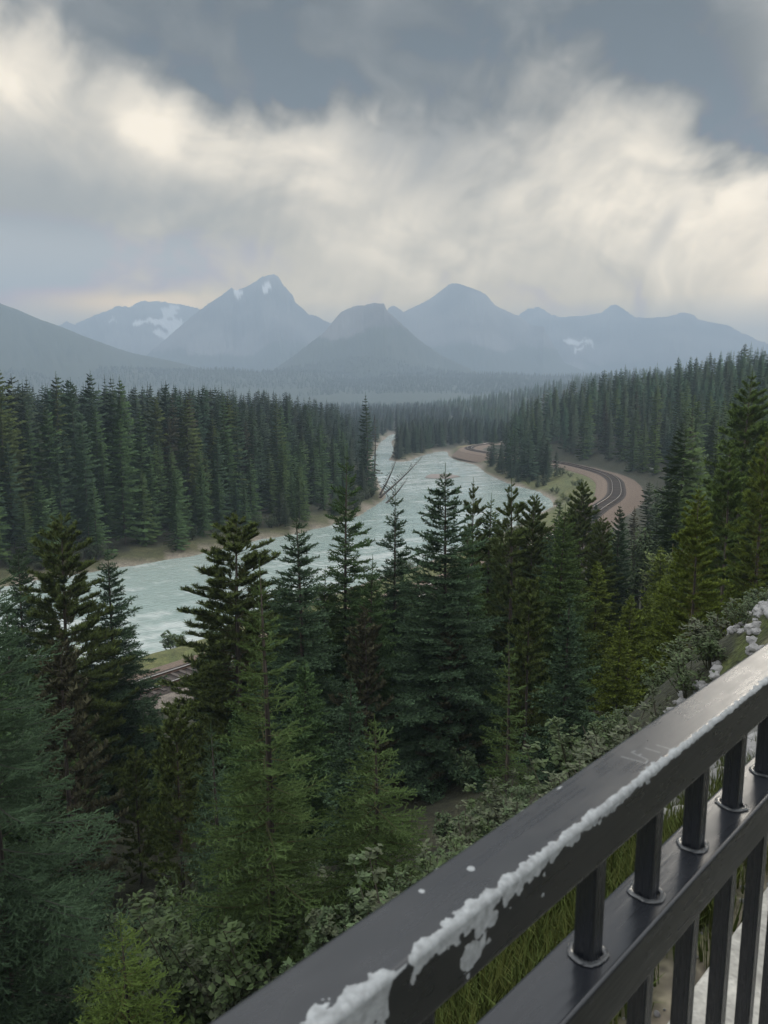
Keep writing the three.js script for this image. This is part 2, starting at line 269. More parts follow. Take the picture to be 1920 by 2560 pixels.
massif('forested_ridge', 'low blue wooded foothill in the centre', [[-12, 1.2], [-9.36, 1.93], [-6.36, 2.48], [-3.94, 2.99], [-1.82, 3.15], [0.61, 3], [3.04, 2.49], [5.77, 1.95], [9, 1.2]], 4400, 600, 37, { jag: 3, n: 260, forest: true, cut: 0.3 });
massif('forested_ridge', 'long wooded bench across the valley', [[-50, 2.3], [-31.62, 2.18], [-27, 2.12], [-19.86, 2.21], [-13.16, 2.17], [-8.46, 2.14], [-1.83, 1.93], [4.26, 1.86], [8.77, 1.9], [15.46, 1.71], [21.49, 1.54], [31.25, 1.29], [50, 1.2]], 4200, 1300, 41, { jag: 4, n: 420, m: 60, forest: true, p: 1.05, cut: 0.2, rough: 0.5 });
massif('forested_ridge', 'nearer wooded rise in the middle of the valley', [[-16, -0.2], [-13.2, 0.35], [-7.9, 0.7], [-3.35, 1.45], [1.22, 1.62], [8.77, 1.45], [16, 1.15], [28, 0.9], [40, 0.6]], 3900, 1200, 47, { jag: 3, n: 360, forest: true, p: 1.05, cut: 0.2, rough: 0.5 });

// ------------------------------------------------------------------ conifer building
class Tris {                                      // loose triangles with a tone for each
  constructor() { this.p = []; this.c = []; }
  tri(a, b, c, k) { this.p.push(a[0], a[1], a[2], b[0], b[1], b[2], c[0], c[1], c[2]); for (let i = 0; i < 3; i++) this.c.push(k[0], k[1], k[2]); }
  geo() { const g = new THREE.BufferGeometry(); g.setAttribute('position', new THREE.Float32BufferAttribute(this.p, 3)); g.setAttribute('color', new THREE.Float32BufferAttribute(this.c, 3)); return g; }
  put(src, m) { const e = m.elements, p = src.p; for (let i = 0; i < p.length; i += 3) { const x = p[i], y = p[i + 1], z = p[i + 2]; this.p.push(e[0] * x + e[4] * y + e[8] * z + e[12], e[1] * x + e[5] * y + e[9] * z + e[13], e[2] * x + e[6] * y + e[10] * z + e[14]); } for (const v of src.c) this.c.push(v); }
}
const add3 = (a, b, k = 1) => [a[0] + b[0] * k, a[1] + b[1] * k, a[2] + b[2] * k];
const cross3 = (a, b) => [a[1] * b[2] - a[2] * b[1], a[2] * b[0] - a[0] * b[2], a[0] * b[1] - a[1] * b[0]];
const unit = (a) => { const l = Math.hypot(a[0], a[1], a[2]) || 1; return [a[0] / l, a[1] / l, a[2] / l]; };
function frame(d) { const u = unit(cross3(d, Math.abs(d[1]) > 0.9 ? [1, 0, 0] : [0, 1, 0])); return [u, cross3(u, d)]; }
const WOOD = [0.95, 0.62, 0.9];
function stick(T, a, b, ra, rb, k, n = 4) {       // a tapering twig
  const d = unit([b[0] - a[0], b[1] - a[1], b[2] - a[2]]), [u, v] = frame(d), ring = (p, r) => Array.from({ length: n }, (_, i) => { const t = (i / n) * 6.2832; return [p[0] + r * (Math.cos(t) * u[0] + Math.sin(t) * v[0]), p[1] + r * (Math.cos(t) * u[1] + Math.sin(t) * v[1]), p[2] + r * (Math.cos(t) * u[2] + Math.sin(t) * v[2])]; });
  const A = ring(a, ra), B = ring(b, rb);
  for (let i = 0; i < n; i++) { const j = (i + 1) % n; T.tri(A[i], A[j], B[i], k); T.tri(A[j], B[j], B[i], k); }
}
function brush(T, a, b, gap, nl, w, tone, R, core = 0.25) {   // a twig set round with needles
  const L = Math.hypot(b[0] - a[0], b[1] - a[1], b[2] - a[2]), d = unit([b[0] - a[0], b[1] - a[1], b[2] - a[2]]), [u, v] = frame(d), n = Math.max(3, Math.round(L / gap));
  if (core) { if (gap < 0.03) stick(T, a, b, nl * core, nl * core * 0.6, [tone * 0.9, tone * 0.9, tone * 0.9], 3); else { const z = nl * core; T.tri(add3(a, u, z), add3(a, u, -z), b, [tone, tone, tone]); T.tri(add3(a, v, z), add3(a, v, -z), b, [tone, tone, tone]); } }
  for (let i = 0; i < n; i++) {
    const q = (i + R()) / n, t = R() * 6.2832, c = Math.cos(t), s = Math.sin(t), rd = [u[0] * c + v[0] * s, u[1] * c + v[1] * s + 0.25, u[2] * c + v[2] * s], p = add3(a, d, L * q), tip = add3(add3(p, rd, nl * 0.75), d, nl * (0.5 + 0.5 * R())), sd = [d[0] * w * 0.6 - rd[2] * w * 0.5, d[1] * w * 0.6, d[2] * w * 0.6 + rd[0] * w * 0.5], k = tone * (0.75 + 0.5 * R());
    T.tri(add3(p, sd), add3(p, sd, -1), tip, [k, k, k * 0.95]);
  }
}
// spruce bough along +x; detail: 'near' (needle by needle), 'mid', 'far'
function bough(L, R, detail, style = 'spruce') {
  const T = new Tris(), sag = style === 'young' ? -0.05 : lerp(-0.32, -0.16, R()), lift = style === 'young' ? 0.1 : lerp(0.12, 0.26, R()), wob = (R() - 0.5) * 0.16;
  const ax = (t) => [L * t, L * (sag * t + lift * t * t), L * wob * t * t];
  const gap = detail === 'near' ? 0.0062 : detail === 'mid' ? 0.042 : 0.13, nl = detail === 'near' ? 0.026 : detail === 'mid' ? 0.07 : 0.14, w = detail === 'near' ? 0.0085 : detail === 'mid' ? 0.038 : 0.085;
  const steps = 5;
  for (let i = 0; i < steps; i++) stick(T, ax(i / steps), ax((i + 1) / steps), 0.011 * L * (1 - i / steps) + 0.003, 0.011 * L * (1 - (i + 1) / steps) + 0.0025, WOOD, 3);
  for (let i = 1; i < 6; i++) brush(T, ax(i / 6), ax((i + 1) / 6), gap, nl, w, 0.95 + 0.25 * R(), R);
  const sp = detail === 'near' ? 0.07 : detail === 'mid' ? 0.085 : 0.17;
  for (let x = 0.1 * L + 0.03, k = 0; x < L * 0.97; x += sp * (0.5 + 0.35 * R()), k++) {
    const t = x / L, side = k % 2 ? 1 : -1, ang = lerp(0.75, 1.15, R()) * (1 - 0.25 * t), l = Math.min(0.55, (0.50 * L * Math.pow(1 - t, 0.8) * Math.min(1, 0.45 + t * 2) + 0.05) * lerp(0.65, 1.15, R())), p = ax(t);
    const dir = unit([Math.cos(ang), (R() - 0.62) * 0.45, Math.sin(ang) * side]), tone = lerp(0.75, 1.25, R()), end = add3(p, dir, l); end[1] += l * lerp(-0.12, 0.14, R());
    brush(T, p, end, gap, nl, w, tone, R);
    if (l > 0.12) for (let y = 0.05, m = 0; y < l * 0.95; y += sp * (0.75 + 0.5 * R()), m++) {
      const q = y / l, p2 = [lerp(p[0], end[0], q), lerp(p[1], end[1], q), lerp(p[2], end[2], q)], sa = (m % 2 ? 1 : -1) * lerp(0.6, 1, R()), c = Math.cos(sa), s = Math.sin(sa), d2 = unit([dir[0] * c - dir[2] * s, dir[1] - 0.25 * R() + 0.06, dir[0] * s + dir[2] * c]), l2 = (0.045 + 0.36 * (l - y)) * lerp(0.7, 1.1, R());
      brush(T, p2, add3(p2, d2, l2), gap, nl, w, tone * lerp(0.85, 1.15, R()), R);
    }
  }
  return T;
}
// pine bough: bare inside, tufts of long needles outside
function pineBough(L, R, detail) {
  const T = new Tris(), sag = lerp(-0.18, 0.08, R()), lift = lerp(0.1, 0.32, R()), wob = (R() - 0.5) * 0.3, ax = (t) => [L * t, L * (sag * t + lift * t * t), L * wob * t * t];
  const gap = detail === 'mid' ? 0.022 : 0.05, nl = detail === 'mid' ? 0.11 : 0.16, w = detail === 'mid' ? 0.034 : 0.07;
  for (let i = 0; i < 5; i++) stick(T, ax(i / 5), ax((i + 1) / 5), 0.009 * L * (1 - i / 5) + 0.003, 0.009 * L * (1 - (i + 1) / 5) + 0.003, WOOD, 3);
  const n = Math.round(detail === 'mid' ? 16 + L * 26 : 12 + L * 13);
  for (let i = 0; i < n; i++) {
    const t = lerp(0.3, 1, Math.pow((i + R()) / n, 0.8)), p = ax(t), ang = (R() - 0.5) * 2.5 * (1.15 - t * 0.7), l = lerp(0.10, 0.30, R()) * (0.7 + 0.4 * L * (1 - t)), dir = unit([Math.cos(ang), 0.15 + 0.6 * R(), Math.sin(ang)]), mid = add3(p, dir, l * 0.5), end = add3(mid, unit([dir[0], dir[1] + 0.4, dir[2]]), l * 0.6);
    stick(T, p, mid, 0.006, 0.005, WOOD, 3); brush(T, mid, end, gap, nl, w, lerp(0.75, 1.3, R()), R, 0);
    if (R() < 0.6) { const e2 = add3(mid, unit([dir[0] + (R() - 0.5), dir[1] + 0.2, dir[2] + (R() - 0.5)]), l * 0.5); brush(T, add3(mid, dir, -l * 0.2), e2, gap, nl, w, lerp(0.75, 1.3, R()), R, 0); }
  }
  return T;
}
function trunkGeo(h, r, R, bend = 0.01) {
  const g = new THREE.CylinderGeometry(1, 1, 1, 8, 12), p = g.attributes.position;
  for (let i = 0; i < p.count; i++) { const t = p.getY(i) + 0.5, k = r * (Math.pow(1 - t, 0.85) * 0.96 + 0.035) * (t < 0.03 ? 1.3 : 1); p.setXYZ(i, p.getX(i) * k + bend * h * Math.sin(t * 3.1), t * h - 0.25 * (t === 0 ? 1 : 0), p.getZ(i) * k); }
  g.computeVertexNormals(); return g;
}
const barkTex = dataTex(128, 256, (x, y) => { const v = 0.3 + 0.7 * tnoise(x / 8, y / 32, 16) * (0.6 + 0.4 * tnoise(x / 4, y / 4, 32)); return [v * 0.56, v * 0.52, v * 0.48]; }, true);
const bark = new THREE.MeshStandardMaterial({ map: barkTex, color: col(0.8, 0.75, 0.72), roughness: 1, bumpMap: barkTex, bumpScale: 0.01 });
const greyBark = new THREE.MeshStandardMaterial({ map: barkTex, color: col(1.25, 1.2, 1.15), roughness: 1 });
const needle = (r, g, b) => new THREE.MeshPhysicalMaterial({ vertexColors: true, color: col(r, g, b), roughness: 0.9, specularIntensity: 0.35, side: THREE.DoubleSide });
const GREEN = { blue: needle(0.054, 0.090, 0.048), spruce: needle(0.064, 0.110, 0.040), dark: needle(0.046, 0.076, 0.038), mid: needle(0.074, 0.114, 0.036), olive: needle(0.076, 0.100, 0.028), yellow: needle(0.128, 0.165, 0.028), fresh: needle(0.096, 0.142, 0.032), dull: needle(0.062, 0.060, 0.034), pine: needle(0.085, 0.115, 0.064) };  // the pine tone also holds the hillside's haze and sunlight in its colour
const TONE = new Map([[GREEN.blue, 'blue green'], [GREEN.spruce, 'green'], [GREEN.dark, 'dark green'], [GREEN.mid, 'mid green'], [GREEN.olive, 'olive'], [GREEN.yellow, 'yellow green'], [GREEN.fresh, 'light green'], [GREEN.dull, 'brownish'], [GREEN.pine, 'grey green']]);
// places of the boughs on a conifer: [height, turn, length, pitch]
function boughPlan(h, rad, R, o = {}) {
  const out = [], clear = o.clear ?? 0.04, pow = o.pow ?? 0.8; let y = h * 0.985, turn = R() * 6;
  for (let k = 0; y > h * clear; k++) {
    const q = 1 - y / h, n = o.whorl ?? 5, len = rad * Math.pow(q, pow) * (1 + 0.0 * k) + 0.07;
    for (let i = 0; i < n; i++) { if (R() < (o.miss ?? 0.06)) continue; out.push([y + (R() - 0.5) * 0.08, turn + (i / n) * 6.2832 + (R() - 0.5) * 0.5, len * lerp(o.uneven ?? 0.7, 1.12, R()), lerp(o.up ?? 0.75, o.down ?? -0.12, Math.pow(q, 0.45)) + (R() - 0.5) * 0.16]); }
    turn += 0.9 + R(); const step = Math.min(o.step ?? 0.36, 0.12 + h * 0.02 + q * 0.4) * lerp(0.8, 1.2, R());
    if (o.between ?? 3) for (let i = 0; i < (o.between ?? 3) * (q > 0.1 ? 1 : 0.4); i++) out.push([y - step * lerp(0.25, 0.75, R()), R() * 6.28, len * lerp(0.35, 0.8, R()), lerp(o.up ?? 0.75, o.down ?? -0.12, Math.pow(q, 0.45)) + (R() - 0.5) * 0.3]);
    y -= step;
  }
  return out;
}
const BM = new THREE.Matrix4(), BQ = new THREE.Quaternion(), BE = new THREE.Euler();
function boughMatrix([y, turn, len, pitch], L, m = new THREE.Matrix4()) { BE.set(0, turn, pitch, 'YXZ'); return m.compose(new THREE.Vector3(0, y, 0), BQ.setFromEuler(BE), new THREE.Vector3(1, 1, 1).multiplyScalar(len / L)); }

// a conifer whose every bough is its own mesh (those nearest the railing)
const nearBoughs = [];
{ const R = rng(71); for (const L of [0.28, 0.55, 0.95, 1.45]) nearBoughs.push([L, Array.from({ length: 3 }, () => bough(L, R, 'near', L < 0.4 ? 'young' : 'spruce').geo())]); }
function nearSpruce(h, rad, seed, mat, o) {
  const R = rng(seed), root = new THREE.Group(), crown = new THREE.Group(); crown.name = 'crown';
  part(root, trunkGeo(h, h * 0.011 + 0.012, R), bark, 'trunk'); root.add(crown);
  const lead = new Tris(); brush(lead, [0, h * 0.93, 0], [0, h + 0.12, 0], 0.006, 0.02, 0.0035, 1.1, R, 0.4); part(crown, lead.geo(), mat, 'leader');
  for (const b of boughPlan(h, rad, R, o)) {
    let best = nearBoughs[0]; for (const c of nearBoughs) if (Math.abs(Math.log(c[0] / b[2])) < Math.abs(Math.log(best[0] / b[2]))) best = c;
    const m = part(crown, best[1][Math.floor(R() * 3)], mat, 'bough'); boughMatrix(b, best[0]).decompose(m.position, m.quaternion, m.scale);
  }
  return root;
}
// crowns in one mesh, unit height 10 m (mid) or 20 m (far)
function crownGeo(h, rad, seed, detail, kind, o) {
  const R = rng(seed), out = new Tris(), sizes = detail === 'far' ? [1, 2.4] : kind === 'pine' ? [0.6, 1.2, 1.9] : [0.4, 0.9, 1.6, 2.3], set = sizes.map((L) => [L, Array.from({ length: 3 }, () => kind === 'pine' ? pineBough(L, R, detail) : detail === 'far' ? farBough(L, R) : bough(L, R, detail, L < 0.5 ? 'young' : 'spruce'))]);
  for (const b of boughPlan(h, rad, R, o)) { let best = set[0]; for (const c of set) if (Math.abs(Math.log(c[0] / b[2])) < Math.abs(Math.log(best[0] / b[2]))) best = c; out.put(best[1][Math.floor(R() * 3)], boughMatrix(b, best[0], BM)); }
  if (kind === 'pine') brush(out, [0, h * 0.97, 0], [0, h + 0.25, 0], 0.02, 0.06, 0.01, 1, R); else brush(out, [0, h * 0.95, 0], [0, h * 1.03, 0], detail === 'far' ? 0.12 : 0.02, detail === 'far' ? 0.14 : 0.03, detail === 'far' ? 0.05 : 0.01, 1, R, 0.4);
  return out.geo();
}
function farBough(L, R, n = 14) {
  const T = new Tris(), sag = lerp(-0.35, -0.1, R());
  for (let i = 0; i < n; i++) {
    const t = (i + R()) / n, x = L * t * 0.9, y = L * sag * t + L * 0.18 * t * t, ang = (R() - 0.5) * 2.4, l = L * lerp(0.18, 0.46, R()) * (1.1 - 0.5 * t), w = 0.15 + 0.11 * L * R(), k = lerp(0.65, 1.35, R());
    const p = [x, y, (R() - 0.5) * 0.12 * L], e = [x + Math.cos(ang) * l, y - l * lerp(0.05, 0.5, R()), p[2] + Math.sin(ang) * l];
    T.tri([p[0], p[1] + w * 0.5, p[2] - w * 0.6], [p[0], p[1] - w * 0.7, p[2] + w * 0.6], e, [k, k, k]);
  }
  return T;
}
function tree(name, label, group, x, f, h, geo, gh, mat, o = {}) {
  const g = new THREE.Group(), k = h / gh, wk = k * (o.wide ?? 1);
  const tr = part(g, o.trunk ?? TRUNK, o.bark ?? bark, 'trunk'); tr.scale.set(wk * (o.thick ?? 1) * gh / 10, h / 10, wk * (o.thick ?? 1) * gh / 10);
  const cr = part(g, geo, mat, 'crown'); cr.scale.set(wk, k, wk);
  g.position.set(x, land(x, f) - 0.05, -f); g.rotation.set((o.tip ?? 0), o.turn ?? x * 7.3 + f * 3.1, o.lean ?? 0);
  return thing(g, name, label, o.category ?? 'tree', group);
}
const TRUNK = trunkGeo(10, 0.11, rng(5));
const MID = {
  spruceA: crownGeo(10, 2.5, 101, 'mid', 'spruce', { between: 6, pow: 0.66, step: 0.34 }),
  spruceB: crownGeo(10, 2.5, 102, 'mid', 'spruce', { between: 6, pow: 0.72, uneven: 0.5, miss: 0.12, step: 0.38 }),
  spruceC: crownGeo(10, 2.1, 103, 'mid', 'spruce', { between: 6, pow: 0.7, uneven: 0.55, miss: 0.15, step: 0.42 }),
  pineA: crownGeo(10, 2.3, 111, 'mid', 'pine', { between: 8, pow: 0.55, uneven: 0.72, up: 0.5, down: -0.1, step: 0.4, clear: 0.12, miss: 0.1 }),
  pineB: crownGeo(10, 2.0, 112, 'mid', 'pine', { between: 3, pow: 0.7, uneven: 0.45, up: 0.8, down: 0.1, step: 0.5, clear: 0.15, miss: 0.15 }),
  pineC: crownGeo(10, 2.0, 113, 'mid', 'pine', { between: 6, pow: 0.72, uneven: 0.7, up: 0.8, down: 0.0, step: 0.42, clear: 0.1, miss: 0.05 }),
};
const LOW = {};
for (const [k, r, s, kind, o] of [['spruceA', 2.8, 141, 'spruce', { between: 4, pow: 0.68, step: 0.45 }], ['spruceB', 2.5, 142, 'spruce', { between: 4, pow: 0.85, uneven: 0.5, step: 0.45 }], ['spruceC', 2.1, 143, 'spruce', { between: 4, pow: 0.75, uneven: 0.55, step: 0.5 }], ['pineA', 2.5, 144, 'pine', { between: 3, pow: 0.45, uneven: 0.5, up: 0.7, down: 0.05, step: 0.5, clear: 0.1 }], ['pineB', 2.1, 145, 'pine', { between: 2, pow: 0.7, uneven: 0.45, up: 0.8, down: 0.1, step: 0.55, clear: 0.12 }]]) LOW[k] = crownGeo(10, r, s, 'low', kind, o);
const FAR = [[121, 3.4, 0.75, 0.02, 0.8], [122, 2.8, 0.6, 0.06, 0.6], [123, 3.4, 0.55, 0.1, 0.45], [124, 3.1, 0.85, 0.02, 0.8], [125, 3.2, 0.42, 0.12, 0.4], [126, 2.6, 0.7, 0.03, 0.5], [127, 3.6, 0.5, 0.08, 0.35]].map(([s, r, p, clear, un]) => crownGeo(20, r, s, 'far', 'spruce', { pow: p, clear, uneven: un, step: 0.75, between: 2, whorl: 5, miss: 0.1 }));
{ // sparse top of a dying spruce
  FAR.dead = crownGeo(20, 1.4, 131, 'far', 'spruce', { pow: 0.6, clear: 0.15, uneven: 0.3, step: 0.95, between: 0, whorl: 4, miss: 0.35 });
}
const FARTRUNK = trunkGeo(10, 0.085, rng(6));

// leafy bushes and broadleaved trees
function leafGeo(n, size, seed, shape) {
  const R = rng(seed), T = new Tris(), stems = [];
  const ns = shape.stems ?? 9;
  for (let i = 0; i < ns; i++) { const a = R() * 6.28, l = lerp(0.55, 1, R()), sp = (shape.spread ?? 0.6) * Math.sqrt(R()); stems.push([[Math.cos(a) * 0.06, 0, Math.sin(a) * 0.06], [Math.cos(a) * sp * l, l, Math.sin(a) * sp * l]]); }
  const branches = [];
  for (const [a, b] of stems) { stick(T, a, b, 0.012, 0.004, WOOD, 3); for (let k = 0; k < 7; k++) { const q = lerp(0.25, 1, R()), p = [lerp(a[0], b[0], q), lerp(a[1], b[1], q), lerp(a[2], b[2], q)], an = R() * 6.28, l = (shape.twig ?? 0.28) * lerp(0.5, 1, R()) * (1.1 - 0.6 * q), e = [p[0] + Math.cos(an) * l, p[1] + l * lerp(-0.1, 0.7, R()), p[2] + Math.sin(an) * l]; stick(T, p, e, 0.005, 0.002, WOOD, 3); branches.push([p, e]); } }
  for (let i = 0; i < n; i++) {
    const [p, e] = branches[Math.floor(R() * branches.length)], q = Math.pow(R(), 0.7), c = [lerp(p[0], e[0], q) + (R() - 0.5) * 0.09, lerp(p[1], e[1], q) + (R() - 0.5) * 0.09, lerp(p[2], e[2], q) + (R() - 0.5) * 0.09], d = unit([R() - 0.5, R() * 0.7 - 0.25, R() - 0.5]), [u] = frame(d), s = size * lerp(0.6, 1.3, R()), k = lerp(0.65, 1.35, R()), kk = [k, k, k * 0.9];
    const a = add3(c, d, -s * 0.5), b = add3(c, d, s * 0.6), l = add3(c, u, s * 0.33), r = add3(c, u, -s * 0.33); T.tri(a, l, b, kk); T.tri(a, b, r, kk);
  }
  return T.geo();
}
const BUSH = [leafGeo(1000, 0.068, 201, {}), leafGeo(900, 0.058, 202, { spread: 0.8, stems: 12 }), leafGeo(850, 0.07, 203, { spread: 0.45, stems: 8, twig: 0.22 })];
const BROAD = leafGeo(3600, 0.032, 211, { stems: 7, spread: 0.24, twig: 0.24 });
const leafMat = (r, g, b) => new THREE.MeshPhysicalMaterial({ vertexColors: true, color: col(r, g, b), roughness: 0.8, side: THREE.DoubleSide });
const LEAF = { green: leafMat(0.049, 0.077, 0.024), grey: leafMat(0.062, 0.078, 0.040), bright: leafMat(0.092, 0.122, 0.029), poplar: leafMat(0.063, 0.097, 0.042), rust: leafMat(0.109, 0.046, 0.020) };
function bush(label, x, f, h, w, gi, mat, group) { const g = new THREE.Mesh(BUSH[gi], mat); g.scale.set(w, h, w); g.position.set(x, land(x, f) - 0.05, -f); g.rotation.y = x * 5 + f * 3; return thing(g, 'shrub', label, 'shrub', group); }

// ---- trees nearest the railing, bough by bough
function nearTree(label, x, f, top, rad, seed, mat, o) { const y = land(x, f) - 0.1, t = nearSpruce(top - y, rad, seed, mat, o); t.position.set(x, y, -f); return thing(t, 'spruce_tree', label, 'tree'); }
nearTree('young light green spruce in front, with open whorls and a long thin leader', -1.55, 9, 16.95, 1.5, 301, GREEN.mid, { pow: 0.95, step: 0.28, between: 5, up: 0.8, down: -0.05 });
nearTree('small mid green spruce just behind the railing, right of the young light green spruce', -0.12, 9.0, 14.9, 1.35, 302, GREEN.mid, { pow: 0.75, step: 0.24, between: 5 });
nearTree('little bright green fir at the bottom left', -2.95, 7.5, 13.2, 0.95, 303, GREEN.fresh, { pow: 0.75, step: 0.2, between: 4 });
nearTree('big blue green spruce at the left edge, with wide layered boughs', -5.75, 10, 17.3, 2.7, 304, GREEN.blue, { pow: 0.7, step: 0.34, between: 5, miss: 0.12, uneven: 0.6 });
nearTree('small dark spruce tip left of the young light green spruce', -2.6, 10.5, 14.1, 0.9, 305, GREEN.blue, { pow: 0.8, step: 0.24, between: 4 });
nearTree('slender pale sapling spruce on the slope right of the tallest centre spruce', 2.45, 14, 14.4, 0.9, 306, GREEN.mid, { pow: 0.8, step: 0.34, between: 2, uneven: 0.5 });

// ---- the trees standing out against the river and the track
const mt = (name, label, x, f, top, geo, mat, wide, o = {}) => { const y = land(x, f); return tree(name, label, null, x, f, (top - y), MID[geo], 10, mat, { wide, ...o }); };
mt('pine_tree', 'broad olive pine in front of the river at the left', -10.6, 24, 15.2, 'pineA', GREEN.olive, 1.05);
mt('spruce_tree', 'narrow blue green spruce right of the broad olive pine', -9.9, 26, 13.7, 'spruceB', GREEN.blue, 1.2);
mt('pine_tree', 'large dark pine with a rounded tufted crown hiding part of the river', -4.45, 22, 15.5, 'pineA', GREEN.olive, 1.4);
mt('spruce_tree', 'dark blue spruce between the rounded pine and the slender spruce', -2.4, 20, 15.9, 'spruceB', GREEN.blue, 1.15);
mt('spruce_tree', 'slender spruce with a long bare leader rising over the river', -1.2, 24, 17.3, 'spruceC', GREEN.spruce, 0.9);
mt('spruce_tree', 'narrow spruce left of the tallest centre spruce', 0.37, 24, 16.1, 'spruceC', GREEN.blue, 0.95);
mt('spruce_tree', 'tallest dense blue green spruce in the centre, over the river', 1.66, 20, 17.1, 'spruceA', GREEN.blue, 1.15);
mt('pine_tree', 'thin scraggly pine right behind the tallest centre spruce', 3.4, 28, 15.9, 'pineB', GREEN.olive, 0.9);
mt('pine_tree', 'brownish pine with open tufts right of the centre', 4.5, 26, 16.1, 'pineB', GREEN.olive, 1.15);
mt('pine_tree', 'round topped pine before the lower end of the track curve', 9.2, 34, 15.2, 'pineA', GREEN.olive, 0.9);
mt('spruce_tree', 'even conical yellow green spruce below the track curve', 5.2, 21, 15.9, 'spruceA', GREEN.mid, 1.0);
mt('spruce_tree', 'dark spruce just below the bend of the track', 11.6, 36, 13.9, 'spruceA', GREEN.dark, 0.75);
mt('pine_tree', 'bright yellow green young pine at the right, beside the railing', 6.85, 16, 17.1, 'pineC', GREEN.yellow, 1.15, { thick: 0.8, bark: greyBark });
mt('pine_tree', 'tall pale green pine at the right edge', 18.6, 38, 20.2, 'pineC', GREEN.fresh, 1.3, { bark: greyBark });
mt('pine_tree', 'light green pine behind the bright young pine', 12.6, 27, 17.4, 'pineC', GREEN.fresh, 1.1, { bark: greyBark });
mt('pine_tree', 'leafy looking pale pine at the far right, below the tallest pale pine', 12.4, 24, 18.0, 'pineC', GREEN.yellow, 1.0, { bark: greyBark });
mt('spruce_tree', 'spruce at the left edge below the far bank', -13.6, 27, 13.6, 'spruceA', GREEN.dark, 0.9);
mt('spruce_tree', 'spruce filling the gap right of the tallest centre spruce', 2.75, 24, 14.9, 'spruceB', GREEN.spruce, 1.0);
mt('spruce_tree', 'spruce between the scraggly pine and the brownish pine', 4.1, 28, 15.3, 'spruceB', GREEN.mid, 1.05);
mt('pine_tree', 'dark tufted pine right of the brownish pine, in front of the river', 5.75, 28, 15.35, 'pineA', GREEN.olive, 0.85);
mt('spruce_tree', 'spruce left of the yellow green cone, before the river bend', 5.9, 25, 14.9, 'spruceB', GREEN.blue, 1.1);
mt('pine_tree', 'olive pine right of the yellow green cone', 9.0, 30, 14.2, 'pineA', GREEN.olive, 0.85);
mt('spruce_tree', 'spruce between the slender leader spruce and the narrow spruce', -0.35, 22, 14.2, 'spruceB', GREEN.spruce, 1.05);
mt('spruce_tree', 'spruce between the dark blue spruce and the slender leader spruce', -1.95, 24, 13.4, 'spruceB', GREEN.mid, 1.1);
mt('spruce_tree', 'spruce at the right foot of the rounded pine', -3.4, 24, 13.2, 'spruceA', GREEN.blue, 0.95);
mt('spruce_tree', 'bushy dark spruce half hidden behind the brownish pine', 6.7, 27, 14.6, 'spruceA', GREEN.dark, 0.9);

